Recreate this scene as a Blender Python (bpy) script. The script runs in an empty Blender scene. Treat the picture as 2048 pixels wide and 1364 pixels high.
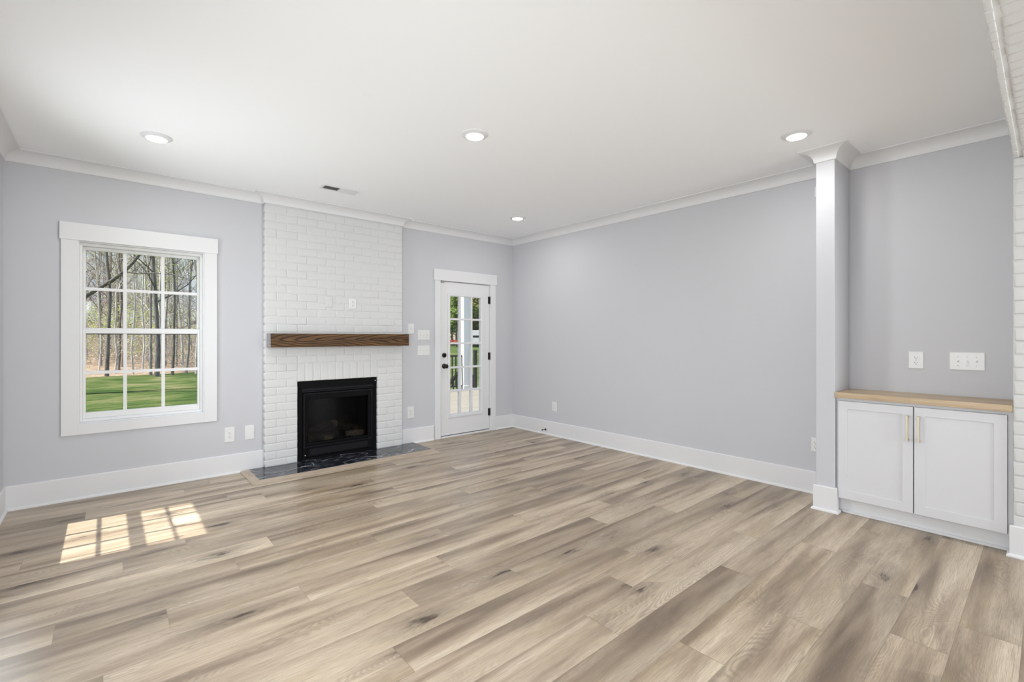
import bpy, bmesh, math, random
from mathutils import Vector, Matrix, Quaternion, noise as mnoise

# ------------------------------------------------------------------ camera, sky, sun, added fill lights, exposure
scene = bpy.context.scene
C = bpy.data.collections.new("room")
scene.collection.children.link(C)

cam_d = bpy.data.cameras.new("camera")
cam_d.sensor_fit = 'HORIZONTAL'
cam_d.sensor_width = 36.0
cam_d.lens = 933.98 / 2048 * 36.0
cam_d.shift_y = -(682 - 673.73) / 2048
cam_d.clip_start = 0.02
cam_d.clip_end = 500
cam = bpy.data.objects.new("camera", cam_d)
C.objects.link(cam)
cam.location = (-4.5063, -5.1833, 1.3201)
cam.rotation_euler = (math.pi / 2, 0, -0.7143)
scene.camera = cam

scene.view_settings.view_transform = 'Standard'
scene.view_settings.look = 'None'
scene.view_settings.gamma = 1.0
scene.view_settings.use_curve_mapping = False
scene.view_settings.exposure = 0.17
scene.cycles.use_denoising = True
scene.cycles.max_bounces = 10
scene.cycles.diffuse_bounces = 6
scene.cycles.glossy_bounces = 4
scene.cycles.transparent_max_bounces = 16
scene.cycles.sample_clamp_indirect = 6.0
scene.cycles.caustics_reflective = False
scene.cycles.caustics_refractive = False

world = bpy.data.worlds.new("sky")
scene.world = world
world.use_nodes = True
wn = world.node_tree
wn.nodes.clear()
w_out = wn.nodes.new('ShaderNodeOutputWorld')
w_bg = wn.nodes.new('ShaderNodeBackground')
w_tc = wn.nodes.new('ShaderNodeTexCoord')
w_sep = wn.nodes.new('ShaderNodeSeparateXYZ')
w_ramp = wn.nodes.new('ShaderNodeValToRGB')
w_cl = wn.nodes.new('ShaderNodeTexNoise')
w_cl.inputs['Scale'].default_value = 3.2
w_cl.inputs['Detail'].default_value = 6
w_cr = wn.nodes.new('ShaderNodeValToRGB')
w_cr.color_ramp.elements[0].position = 0.48
w_cr.color_ramp.elements[1].position = 0.72
w_mix = wn.nodes.new('ShaderNodeMixRGB')
w_mix.inputs[2].default_value = (0.92, 0.95, 1.0, 1)
w_ramp.color_ramp.elements[0].position = 0.0
w_ramp.color_ramp.elements[0].color = (0.72, 0.82, 0.95, 1)
w_ramp.color_ramp.elements[1].position = 0.6
w_ramp.color_ramp.elements[1].color = (0.34, 0.55, 0.92, 1)
wn.links.new(w_tc.outputs['Generated'], w_sep.inputs[0])
wn.links.new(w_tc.outputs['Generated'], w_cl.inputs['Vector'])
wn.links.new(w_sep.outputs['Z'], w_ramp.inputs[0])
wn.links.new(w_cl.outputs['Fac'], w_cr.inputs[0])
wn.links.new(w_cr.outputs[0], w_mix.inputs[0])
wn.links.new(w_ramp.outputs[0], w_mix.inputs[1])
wn.links.new(w_mix.outputs[0], w_bg.inputs['Color'])
w_bg.inputs['Strength'].default_value = 0.95
wn.links.new(w_bg.outputs[0], w_out.inputs[0])

def light_obj(name, data, loc, direction):
    o = bpy.data.objects.new(name, data)
    C.objects.link(o)
    o.location = loc
    o.rotation_euler = Vector(direction).to_track_quat('-Z', 'Y').to_euler()
    return o

sun_d = bpy.data.lights.new("sun", 'SUN')
sun_d.energy = 8.5
sun_d.angle = math.radians(0.6)
sun_d.color = (1.0, 0.965, 0.90)
light_obj("sun", sun_d, (-20, 2, 30), (1, -0.08, -1.66))

def add_fill_light(name, loc, direction, sx, sz, power, color):
    d = bpy.data.lights.new(name, 'AREA')
    d.shape = 'RECTANGLE'
    d.size = sx
    d.size_y = sz
    d.energy = power
    d.color = color
    return light_obj(name, d, loc, direction)

# fill lights added in unseen, invented patio openings of the kitchen end behind the camera
W, YK = 5.10, -9.70      # room width; far end of the kitchen behind the camera
DAY = (0.90, 0.955, 1.0)
add_fill_light("added_fill_rear", (-1.30, YK + 0.06, 1.10), (0, 1, 0), 2.2, 2.1, 125, DAY)
add_fill_light("added_fill_side", (-0.03, -8.10, 1.10), (-1, 0, 0), 2.2, 2.1, 100, DAY)
# fill strips added inside the left wall, slanted to brighten the right wall
for k in range(3):
    d_ = add_fill_light("added_fill_near", (-W + 0.14, -3.86 - 0.52*k, 1.20), (1, 0.42, -0.30), 0.5, 1.4, 13.0, DAY)  # out of view, in front of the two windows added for them
    d_.data.spread = math.radians(150)
for k in range(2):
    d_ = add_fill_light("added_fill_window_left", (-W + 0.02, -0.80 - 0.36*k, 1.20), (1, -0.42, 0.10), 0.34, 1.1, 13, DAY)  # added on top of the sky light of the left window
    d_.data.spread = math.radians(150)

# ------------------------------------------------------------------ helpers
LAMP_POWER = 5.5

class MB:
    def __init__(s):
        s.v = []; s.f = []; s.m = []; s.uv = None; s.col = None; s.smooth = []
    def add(s, verts, faces, mat=0, smooth=False):
        b = len(s.v)
        s.v.extend([tuple(p) for p in verts])
        for f in faces:
            s.f.append([b + i for i in f]); s.m.append(mat); s.smooth.append(smooth)
    def box(s, x0, x1, y0, y1, z0, z1, mat=0):
        if x0 > x1: x0, x1 = x1, x0
        if y0 > y1: y0, y1 = y1, y0
        if z0 > z1: z0, z1 = z1, z0
        s.add([(x0,y0,z0),(x1,y0,z0),(x1,y1,z0),(x0,y1,z0),(x0,y0,z1),(x1,y0,z1),(x1,y1,z1),(x0,y1,z1)],
              [(3,2,1,0),(4,5,6,7),(0,1,5,4),(1,2,6,5),(2,3,7,6),(3,0,4,7)], mat)
        return s
    def tube(s, pts, radii, n=8, mat=0, caps=True, smooth=True):
        pts = [Vector(p) for p in pts]
        rings = []
        prev = None
        for i, p in enumerate(pts):
            if i == 0: t = pts[1] - p
            elif i == len(pts) - 1: t = p - pts[i-1]
            else: t = pts[i+1] - pts[i-1]
            t.normalize()
            if prev is None:
                a = Vector((0,0,1)) if abs(t.z) < 0.9 else Vector((1,0,0))
                u = t.cross(a).normalized()
            else:
                u = (prev - t * prev.dot(t))
                if u.length < 1e-6: u = t.orthogonal()
                u.normalize()
            prev = u
            w = t.cross(u)
            r = radii[i] if hasattr(radii, '__len__') else radii
            rings.append([p + (u*math.cos(2*math.pi*k/n) + w*math.sin(2*math.pi*k/n))*r for k in range(n)])
        verts = [q for ring in rings for q in ring]
        faces = []
        for i in range(len(pts)-1):
            for k in range(n):
                a = i*n+k; b = i*n+(k+1)%n
                faces.append((a, b, b+n, a+n))
        s.add(verts, faces, mat, smooth)
        if caps:
            s.add(rings[0], [tuple(reversed(range(n)))], mat)
            s.add(rings[-1], [tuple(range(n))], mat)
        return s
    def lathe(s, prof, origin=(0,0,0), axis='z', n=32, mat=0, smooth=True):
        """prof: list of (r, h); axis z up, or '-y' pointing out of a wall that faces -y."""
        o = Vector(origin)
        verts = []
        for r, h in prof:
            for k in range(n):
                a = 2*math.pi*k/n
                if axis == 'z': p = Vector((r*math.cos(a), r*math.sin(a), h))
                elif axis == '-y': p = Vector((r*math.cos(a), -h, r*math.sin(a)))
                else: p = Vector((-h, r*math.cos(a), r*math.sin(a)))
                verts.append(o + p)
        faces = []
        for i in range(len(prof)-1):
            for k in range(n):
                a = i*n+k; b = i*n+(k+1)%n
                faces.append((a, b, b+n, a+n))
        s.add(verts, faces, mat, smooth)
        s.add(verts[:n], [tuple(reversed(range(n)))], mat)
        s.add(verts[-n:], [tuple(range(n))], mat)
        return s
    def prism(s, poly, z0, z1, mat=0):
        n = len(poly)
        v = [(x,y,z0) for x,y in poly] + [(x,y,z1) for x,y in poly]
        f = [tuple(reversed(range(n))), tuple(range(n, 2*n))] + [(i,(i+1)%n,(i+1)%n+n,i+n) for i in range(n)]
        s.add(v, f, mat)
        return s

ORIGIN = {}
def link(o, parent=None):
    C.objects.link(o)
    if parent is not None: o.parent = parent
    return o

def obj(name, mb, mat, parent=None, bevel=0.0, kind=None, segs=2, recalc=True, sharp=0.0):
    """Link a mesh authored in world coordinates (or its thing's own coordinates) as one object."""
    org = ORIGIN.get(parent.name, Vector((0,0,0))) if parent is not None else Vector((0,0,0))
    me = bpy.data.meshes.new(name)
    me.from_pydata([tuple(Vector(p) - org) for p in mb.v], [], mb.f)
    mats = mat if isinstance(mat, (list, tuple)) else [mat]
    for m_ in mats: me.materials.append(m_)
    me.polygons.foreach_set('material_index', mb.m)
    me.polygons.foreach_set('use_smooth', mb.smooth)
    if mb.uv is not None:
        uvl = me.uv_layers.new(name='UVMap')
        flat = []
        for p in me.polygons:
            for li in p.loop_indices:
                flat.append(mb.uv[me.loops[li].vertex_index])
        for i, q in enumerate(flat): uvl.data[i].uv = q
    if mb.col is not None:
        ca = me.color_attributes.new('seed', 'FLOAT_COLOR', 'POINT')
        for i, q in enumerate(mb.col): ca.data[i].color = (*q, 1)
    if recalc:
        bm = bmesh.new(); bm.from_mesh(me)
        bmesh.ops.recalc_face_normals(bm, faces=bm.faces)
        if sharp:
            bmesh.ops.remove_doubles(bm, verts=bm.verts, dist=1e-6)
            for e in bm.edges:
                if len(e.link_faces) != 2 or e.calc_face_angle(0) > sharp: e.smooth = False
        bm.to_mesh(me); bm.free()
    me.update()
    o = bpy.data.objects.new(name, me)
    link(o, parent)
    if parent is not None: ORIGIN[o.name] = org
    if bevel > 0:
        b = o.modifiers.new('edge', 'BEVEL')
        b.width = bevel; b.segments = segs; b.limit_method = 'ANGLE'; b.angle_limit = math.radians(40)
        b.harden_normals = False
    if kind: o['kind'] = kind
    return o

def tag(o, label, cat, group=None, kind=None):
    o['label'] = label; o['category'] = cat
    if group: o['group'] = group
    if kind: o['kind'] = kind
    return o

def thing(name, label, cat, loc=(0,0,0), group=None, world_coords=True):
    o = bpy.data.objects.new(name, None)
    o.empty_display_size = 0.05
    link(o)
    o.location = loc
    ORIGIN[o.name] = Vector(loc) if world_coords else Vector((0,0,0))
    return tag(o, label, cat, group)

def copy_tree(o, parent=None):
    c = o.copy()
    C.objects.link(c)
    if parent is not None: c.parent = parent
    for ch in list(o.children): copy_tree(ch, c)
    return c

# ------------------------------------------------------------------ materials
def mat(name, color, rough=0.5, spec=0.5, metal=0.0):
    m = bpy.data.materials.new(name)
    m.use_nodes = True
    b = m.node_tree.nodes['Principled BSDF']
    b.inputs['Base Color'].default_value = (*color, 1)
    b.inputs['Roughness'].default_value = rough
    b.inputs['Metallic'].default_value = metal
    b.inputs['Specular IOR Level'].default_value = spec
    return m

def N(m, t, **kw):
    n = m.node_tree.nodes.new(t)
    for k, v in kw.items():
        if k in n.inputs: n.inputs[k].default_value = v
        else: setattr(n, k, v)
    return n
def L(m, a, b): m.node_tree.links.new(a, b)
def BS(m): return m.node_tree.nodes['Principled BSDF']
def math_node(m, op, a, b=None, c=None):
    n = N(m, 'ShaderNodeMath', operation=op)
    for i, x in enumerate((a, b, c)):
        if x is None: continue
        if isinstance(x, (int, float)): n.inputs[i].default_value = x
        else: L(m, x, n.inputs[i])
    return n.outputs[0]
def ramp(m, fac, stops):
    n = N(m, 'ShaderNodeValToRGB')
    els = n.color_ramp.elements
    while len(els) < len(stops): els.new(0.5)
    for e, (p, c) in zip(els, stops):
        e.position = p
        e.color = (*c, 1) if len(c) == 3 else c
    L(m, fac, n.inputs[0])
    return n.outputs[0]
def mix(m, fac, a, b, blend='MIX'):
    n = N(m, 'ShaderNodeMixRGB', blend_type=blend)
    for i, x in enumerate((fac, a, b)):
        if isinstance(x, (int, float)): n.inputs[i].default_value = x
        elif isinstance(x, tuple): n.inputs[i].default_value = (*x, 1)
        else: L(m, x, n.inputs[i])
    return n.outputs[0]
def bump(m, height, strength=0.2, dist=0.01):
    n = N(m, 'ShaderNodeBump')
    n.inputs['Strength'].default_value = strength
    n.inputs['Distance'].default_value = dist
    L(m, height, n.inputs['Height'])
    L(m, n.outputs[0], BS(m).inputs['Normal'])
def coords(m, scale=(1,1,1), kind='Object'):
    tc = N(m, 'ShaderNodeTexCoord')
    mp = N(m, 'ShaderNodeMapping')
    mp.inputs['Scale'].default_value = scale
    L(m, tc.outputs[kind], mp.inputs[0])
    return mp.outputs[0]
def noise_tex(m, vec, scale, detail=3, rough=0.5, dist=0.0):
    n = N(m, 'ShaderNodeTexNoise')
    n.inputs['Scale'].default_value = scale
    n.inputs['Detail'].default_value = detail
    n.inputs['Roughness'].default_value = rough
    n.inputs['Distortion'].default_value = dist
    L(m, vec, n.inputs['Vector'])
    return n.outputs['Fac']

M = {}
M['wall'] = mat('wall_paint', (0.565, 0.567, 0.595), 0.72, 0.3)
bump(M['wall'], noise_tex(M['wall'], coords(M['wall']), 320, 2), 0.06, 0.001)
M['ceiling'] = mat('ceiling_paint', (0.905, 0.915, 0.93), 0.85, 0.2)
bump(M['ceiling'], noise_tex(M['ceiling'], coords(M['ceiling']), 260, 2), 0.05, 0.001)
M['trim'] = mat('trim_paint', (0.725, 0.725, 0.735), 0.42, 0.4)
M['cabinet'] = mat('cabinet_paint', (0.66, 0.66, 0.68), 0.38, 0.4)
M['plate'] = mat('white_plastic', (0.74, 0.74, 0.735), 0.3, 0.5)
M['toggle'] = mat('toggle_plastic', (0.78, 0.77, 0.73), 0.3, 0.5)
M['slot'] = mat('dark_slot', (0.03, 0.03, 0.03), 0.6)
M['screw'] = mat('painted_screw', (0.62, 0.62, 0.60), 0.35)
M['vinyl'] = mat('window_vinyl', (0.78, 0.78, 0.78), 0.35, 0.45)
M['bronze'] = mat('dark_bronze', (0.022, 0.018, 0.016), 0.38, 0.5, 0.6)
M['brass'] = mat('satin_brass', (0.60, 0.53, 0.40), 0.38, 0.5, 0.6)
M['black_metal'] = mat('black_metal', (0.006, 0.006, 0.0065), 0.5, 0.04)
M['black_panel'] = mat('black_panel', (0.010, 0.010, 0.012), 0.5, 0.10)
M['rubber'] = mat('gasket', (0.06, 0.06, 0.06), 0.7)
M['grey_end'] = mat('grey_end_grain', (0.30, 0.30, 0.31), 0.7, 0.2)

# painted brick
m = M['brick'] = mat('painted_brick', (0.65, 0.65, 0.645), 0.5, 0.35)
v = coords(m)
a_ = noise_tex(m, v, 55, 5, 0.65)
b_ = noise_tex(m, v, 14, 3)
bump(m, math_node(m, 'ADD', math_node(m, 'MULTIPLY', a_, 0.6), math_node(m, 'MULTIPLY', b_, 0.8)), 0.35, 0.006)

# clear glass: a little reflection, the rest passes
def glass_mat(name, tint=(1,1,1), ior=1.45, gain=1.0):
    m = bpy.data.materials.new(name)
    m.use_nodes = True
    nt = m.node_tree; nt.nodes.clear()
    out = nt.nodes.new('ShaderNodeOutputMaterial')
    fr = nt.nodes.new('ShaderNodeFresnel'); fr.inputs['IOR'].default_value = ior
    tr = nt.nodes.new('ShaderNodeBsdfTransparent'); tr.inputs['Color'].default_value = (*tint, 1)
    gl = nt.nodes.new('ShaderNodeBsdfGlossy'); gl.inputs['Roughness'].default_value = 0.0
    gl.inputs['Color'].default_value = (gain, gain, gain, 1)
    mx = nt.nodes.new('ShaderNodeMixShader')
    ge = nt.nodes.new('ShaderNodeNewGeometry')
    fm = nt.nodes.new('ShaderNodeMath'); fm.operation = 'SUBTRACT'; fm.inputs[0].default_value = 1.0
    nt.links.new(ge.outputs['Backfacing'], fm.inputs[1])
    fx = nt.nodes.new('ShaderNodeMath'); fx.operation = 'MULTIPLY'
    nt.links.new(fm.outputs[0], fx.inputs[0]); nt.links.new(fr.outputs[0], fx.inputs[1])
    nt.links.new(fx.outputs[0], mx.inputs[0]); nt.links.new(tr.outputs[0], mx.inputs[1]); nt.links.new(gl.outputs[0], mx.inputs[2])
    nt.links.new(mx.outputs[0], out.inputs[0])
    return m
M['glass'] = glass_mat('window_glass', (0.97, 0.985, 0.975))
M['fire_glass'] = glass_mat('fire_glass', (0.45, 0.45, 0.46), 1.3, 0.35)

def emit_mat(name, color, strength):
    m = bpy.data.materials.new(name); m.use_nodes = True
    nt = m.node_tree; nt.nodes.clear()
    out = nt.nodes.new('ShaderNodeOutputMaterial'); e = nt.nodes.new('ShaderNodeEmission')
    e.inputs[0].default_value = (*color, 1); e.inputs[1].default_value = strength
    nt.links.new(e.outputs[0], out.inputs[0])
    return m
M['lamp'] = emit_mat('lamp_lens', (1.0, 0.985, 0.95), 7.0)

# vinyl plank floor: UV = metres along the plank / metres across it, seed = per-plank random numbers
m = M['floor'] = mat('plank_floor', (0.4, 0.32, 0.24), 0.36, 0.45)
uvn = N(m, 'ShaderNodeUVMap'); uvn.uv_map = 'UVMap'
att = N(m, 'ShaderNodeAttribute'); att.attribute_name = 'seed'
sep = N(m, 'ShaderNodeSeparateXYZ'); L(m, uvn.outputs[0], sep.inputs[0])
sc = N(m, 'ShaderNodeSeparateColor'); L(m, att.outputs['Color'], sc.inputs[0])
U, V = sep.outputs[0], sep.outputs[1]
R1, R2, R3 = sc.outputs[0], sc.outputs[1], sc.outputs[2]
def plank_vec(su, sv, extra=0.0):
    cx = N(m, 'ShaderNodeCombineXYZ')
    L(m, math_node(m, 'MULTIPLY_ADD', U, su, math_node(m, 'MULTIPLY', R1, 61.0 + extra)), cx.inputs[0])
    L(m, math_node(m, 'MULTIPLY_ADD', V, sv, math_node(m, 'MULTIPLY', R2, 43.0)), cx.inputs[1])
    L(m, math_node(m, 'MULTIPLY', R3, 17.0), cx.inputs[2])
    return cx.outputs[0]
# broad dark / light bands that run along the plank
bands = noise_tex(m, plank_vec(0.75, 8.5), 1.0, 2.5, 0.55, 0.35)
# the print is darker along one long edge of most planks
bands = math_node(m, 'ADD', bands, math_node(m, 'MULTIPLY', math_node(m, 'MULTIPLY_ADD', V, -5.128, 0.5), math_node(m, 'MULTIPLY_ADD', R1, 0.20, 0.05)))
# knots: sparse stretched cells
vor = N(m, 'ShaderNodeTexVoronoi'); vor.inputs['Scale'].default_value = 1.0
vor.inputs['Randomness'].default_value = 0.9
L(m, plank_vec(2.0, 6.0, 5.0), vor.inputs['Vector'])
kd = vor.outputs['Distance']
ksep = N(m, 'ShaderNodeSeparateColor'); L(m, vor.outputs['Color'], ksep.inputs[0])
kpick = math_node(m, 'GREATER_THAN', ksep.outputs[0], 0.50)
kwob = noise_tex(m, plank_vec(9.0, 38.0, 2.0), 1.0, 4, 0.6)
kd2 = math_node(m, 'ADD', kd, math_node(m, 'MULTIPLY_ADD', kwob, 0.62, -0.31))
kcore = math_node(m, 'MULTIPLY', kpick, ramp(m, kd2, [(0.0, (1,1,1)), (0.05, (0.85,)*3), (0.15, (0,0,0))]))
khalo = math_node(m, 'MULTIPLY', kpick, ramp(m, kd2, [(0.05, (1,1,1)), (0.28, (0.42,)*3), (0.60, (0,0,0))]))
# cathedral grain: contour lines of a stretched field, denser around the knots
field = noise_tex(m, plank_vec(1.35, 7.0, 9.0), 1.0, 1.5, 0.45, 0.25)
lines = math_node(m, 'SINE', math_node(m, 'ADD', math_node(m, 'MULTIPLY_ADD', field, 230.0, math_node(m, 'MULTIPLY', kd, 46.0)), math_node(m, 'MULTIPLY', kwob, 7.0)))
lines = math_node(m, 'POWER', math_node(m, 'MULTIPLY_ADD', lines, 0.5, 0.5), 1.6)
where = ramp(m, noise_tex(m, plank_vec(1.0, 6.0, 3.0), 1.0, 2, 0.5), [(0.50, (0,0,0)), (0.66, (1,1,1))])
fine = noise_tex(m, plank_vec(9.0, 430.0), 1.0, 3, 0.7)
pores = noise_tex(m, plank_vec(16.0, 620.0, 1.0), 1.0, 2, 0.6)
col = ramp(m, bands, [(0.29, (0.165, 0.120, 0.084)), (0.39, (0.275, 0.209, 0.150)), (0.50, (0.400, 0.318, 0.236)), (0.68, (0.520, 0.434, 0.334))])
tone = ramp(m, R3, [(0.0, (0.86, 0.85, 0.83)), (0.35, (1.08, 1.07, 1.05)), (0.7, (1.22, 1.22, 1.20)), (1.0, (1.36, 1.36, 1.33))])
col = mix(m, 1.0, col, tone, 'MULTIPLY')
warm = noise_tex(m, plank_vec(1.1, 7.0, 12.0), 1.0, 2)
col = mix(m, ramp(m, warm, [(0.52, (0,0,0)), (0.72, (0.55,)*3)]), col, (0.44, 0.345, 0.215))
col = mix(m, math_node(m, 'MULTIPLY', khalo, 0.70), col, (0.135, 0.098, 0.070))
col = mix(m, math_node(m, 'MULTIPLY', math_node(m, 'MULTIPLY', lines, math_node(m, 'MAXIMUM', math_node(m, 'MULTIPLY', where, 0.75), khalo)), 0.52), col, (0.16, 0.12, 0.085))
col = mix(m, ramp(m, fine, [(0.34, (0.55,)*3), (0.58, (0,0,0))]), col, (0.165, 0.125, 0.09))
col = mix(m, ramp(m, pores, [(0.60, (0,0,0)), (0.75, (0.32,)*3)]), col, (0.58, 0.50, 0.41))
col = mix(m, math_node(m, 'MULTIPLY', kcore, 0.92), col, (0.040, 0.028, 0.019))
# groove lines between the planks (V runs 0..0.195, seed alpha unused)
edge = math_node(m, 'MINIMUM', V, math_node(m, 'SUBTRACT', 0.195, V))
groove = ramp(m, math_node(m, 'MULTIPLY', edge, 100.0), [(0.05, (1,1,1)), (0.17, (0,0,0))])
col = mix(m, math_node(m, 'MULTIPLY', groove, 0.42), col, (0.12, 0.09, 0.065))
L(m, col, BS(m).inputs['Base Color'])
L(m, math_node(m, 'MULTIPLY_ADD', fine, 0.12, 0.27), BS(m).inputs['Roughness'])
bump(m, math_node(m, 'SUBTRACT', math_node(m, 'MULTIPLY', fine, 0.4), math_node(m, 'ADD', groove, math_node(m, 'MULTIPLY', kcore, 0.3))), 0.12, 0.002)

# light oak edge strips of the hearth and butcher-block counter
def wood_mat(name, c_dark, c_light, scale, rough=0.4, lam=None):
    m = mat(name, c_light, rough, 0.4)
    v = coords(m, scale)
    g = noise_tex(m, v, 1.0, 4, 0.6, 0.4)
    g2 = noise_tex(m, coords(m, tuple(s*5 for s in scale)), 1.0, 3, 0.6)
    c = ramp(m, g, [(0.3, c_dark), (0.65, c_light)])
    c = mix(m, ramp(m, g2, [(0.35, (0.35,)*3), (0.6, (0,0,0))]), c, c_dark)
    if lam:
        tc = N(m, 'ShaderNodeTexCoord'); s_ = N(m, 'ShaderNodeSeparateXYZ'); L(m, tc.outputs['Object'], s_.inputs[0])
        k = math_node(m, 'FLOOR', math_node(m, 'MULTIPLY', s_.outputs[0], lam))
        cc = N(m, 'ShaderNodeCombineXYZ'); L(m, k, cc.inputs[0])
        k2 = math_node(m, 'FLOOR', math_node(m, 'MULTIPLY_ADD', s_.outputs[1], 1.6, math_node(m, 'MULTIPLY', k, 0.37)))
        L(m, k2, cc.inputs[1])
        wn_ = N(m, 'ShaderNodeTexWhiteNoise'); L(m, cc.outputs[0], wn_.inputs['Vector'])
        c = mix(m, 1.0, c, ramp(m, wn_.outputs['Value'], [(0, (0.80, 0.77, 0.72)), (1, (1.06, 1.04, 1.0))]), 'MULTIPLY')
    L(m, c, BS(m).inputs['Base Color'])
    return m
M['counter'] = wood_mat('butcher_block', (0.44, 0.325, 0.205), (0.60, 0.475, 0.335), (50, 3, 50), 0.36, 24)
M['hearth_wood'] = wood_mat('hearth_wood', (0.36, 0.28, 0.21), (0.52, 0.43, 0.34), (5, 40, 60), 0.45)
M['hearth_wood_side'] = wood_mat('hearth_wood_side', (0.36, 0.28, 0.21), (0.52, 0.43, 0.34), (40, 5, 60), 0.45)
M['deck'] = wood_mat('deck_wood', (0.22, 0.185, 0.145), (0.315, 0.28, 0.235), (3, 30, 30), 0.7)

# dark stained oak with cathedral grain for the mantel
m = M['mantel'] = mat('stained_oak', (0.2, 0.11, 0.05), 0.5, 0.2)
tc = N(m, 'ShaderNodeTexCoord'); s_ = N(m, 'ShaderNodeSeparateXYZ'); L(m, tc.outputs['Object'], s_.inputs[0])
X, Z = s_.outputs[0], s_.outputs[2]
wv = noise_tex(m, coords(m, (1.7, 1.0, 6.0)), 1.0, 2.5, 0.5)
zc = math_node(m, 'SUBTRACT', Z, 0.006)
para = math_node(m, 'MULTIPLY_ADD', math_node(m, 'ABSOLUTE', zc), 5.6, math_node(m, 'MULTIPLY', math_node(m, 'MULTIPLY', zc, zc), 12.0))
f_ = math_node(m, 'ADD', math_node(m, 'MULTIPLY_ADD', X, -1.0, para), math_node(m, 'MULTIPLY', wv, 1.05))
w_ = math_node(m, 'MULTIPLY_ADD', math_node(m, 'SINE', math_node(m, 'MULTIPLY', f_, 33.0)), 0.5, 0.5)
w_ = math_node(m, 'POWER', w_, 3.6)
str_ = noise_tex(m, coords(m, (4, 90, 90)), 1.0, 4, 0.65)
c = ramp(m, str_, [(0.3, (0.060, 0.028, 0.011)), (0.66, (0.185, 0.098, 0.038))])
c = mix(m, math_node(m, 'MULTIPLY', w_, 0.93), c, (0.013, 0.009, 0.007))
eb = ramp(m, noise_tex(m, coords(m, (1.5, 5, 24)), 1.0, 2), [(0.45, (0,0,0)), (0.75, (0.5,)*3)])
c = mix(m, eb, c, (0.05, 0.028, 0.015))
L(m, c, BS(m).inputs['Base Color'])
bump(m, math_node(m, 'SUBTRACT', str_, w_), 0.15, 0.002)

# black marble with white veins
m = M['marble'] = mat('black_marble', (0.01, 0.011, 0.016), 0.07, 0.55)
v = coords(m, (1, 1, 1))
wob = N(m, 'ShaderNodeTexNoise'); wob.inputs['Scale'].default_value = 4.0; wob.inputs['Detail'].default_value = 4
L(m, v, wob.inputs['Vector'])
vm = N(m, 'ShaderNodeMixRGB'); vm.inputs[0].default_value = 0.16
L(m, v, vm.inputs[1]); L(m, wob.outputs['Color'], vm.inputs[2])
def veins(scale, width, rot):
    mp = N(m, 'ShaderNodeMapping'); mp.inputs['Scale'].default_value = (scale*0.6, scale*1.3, scale); mp.inputs['Rotation'].default_value = (0, 0, rot)
    L(m, vm.outputs[0], mp.inputs[0])
    vo = N(m, 'ShaderNodeTexVoronoi', feature='DISTANCE_TO_EDGE'); vo.inputs['Scale'].default_value = 1.0
    L(m, mp.outputs[0], vo.inputs['Vector'])
    return ramp(m, vo.outputs['Distance'], [(0.0, (1,1,1)), (width, (0.12,)*3), (width*3, (0,0,0))])
ve = math_node(m, 'MULTIPLY', veins(5.5, 0.020, 0.6), ramp(m, noise_tex(m, v, 5.0, 2), [(0.42, (0,0,0)), (0.6, (1,1,1))]))
ve2 = math_node(m, 'MULTIPLY', veins(15.0, 0.030, 0.9), ramp(m, noise_tex(m, v, 7.0, 2), [(0.52, (0,0,0)), (0.7, (0.8,)*3)]))
clo = ramp(m, noise_tex(m, v, 9.0, 4, 0.6), [(0.4, (0.008, 0.009, 0.014)), (0.75, (0.045, 0.05, 0.066))])
c = mix(m, math_node(m, 'MAXIMUM', ve, ve2), clo, (0.60, 0.62, 0.66))
L(m, c, BS(m).inputs['Base Color'])

# fire log, embers, firebox lining
m = M['log'] = mat('ceramic_log', (0.12, 0.09, 0.06), 0.9, 0.1)
v = coords(m)
c = ramp(m, noise_tex(m, v, 22, 5, 0.7), [(0.35, (0.035, 0.03, 0.026)), (0.65, (0.20, 0.16, 0.115))])
L(m, c, BS(m).inputs['Base Color'])
bump(m, noise_tex(m, v, 40, 5, 0.7), 0.8, 0.01)
m = M['log_end'] = mat('pale_log_end', (0.62, 0.46, 0.30), 0.9, 0.1)
v = coords(m)
L(m, ramp(m, noise_tex(m, v, 35, 4, 0.7), [(0.3, (0.30, 0.19, 0.11)), (0.6, (0.78, 0.62, 0.44))]), BS(m).inputs['Base Color'])
bump(m, noise_tex(m, v, 60, 4), 0.6, 0.01)
M['ember'] = mat('ember_rock', (0.05, 0.06, 0.085), 0.75, 0.3)
M['liner'] = mat('firebox_lining', (0.045, 0.045, 0.05), 0.85, 0.2)

# outdoors
m = M['grass'] = mat('lawn_grass', (0.074, 0.124, 0.025), 0.9, 0.1)
v = coords(m)
g1 = noise_tex(m, v, 0.55, 4, 0.6)
g2 = noise_tex(m, coords(m, (1.3, 5, 1)), 1.0, 5, 0.7)
c = ramp(m, math_node(m, 'ADD', math_node(m, 'MULTIPLY', g1, 0.5), math_node(m, 'MULTIPLY', g2, 0.5)),
         [(0.40, (0.030, 0.062, 0.012)), (0.48, (0.062, 0.098, 0.022)), (0.55, (0.125, 0.140, 0.048)), (0.64, (0.215, 0.190, 0.105))])
L(m, c, BS(m).inputs['Base Color'])
bump(m, noise_tex(m, v, 30, 4), 0.7, 0.05)
m = M['litter'] = mat('leaf_litter', (0.186, 0.124, 0.074), 0.95, 0.1)
v = coords(m)
c = ramp(m, noise_tex(m, v, 3.0, 6, 0.75), [(0.32, (0.12, 0.080, 0.055)), (0.5, (0.30, 0.215, 0.150)), (0.68, (0.46, 0.37, 0.285))])
L(m, c, BS(m).inputs['Base Color'])
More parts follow.
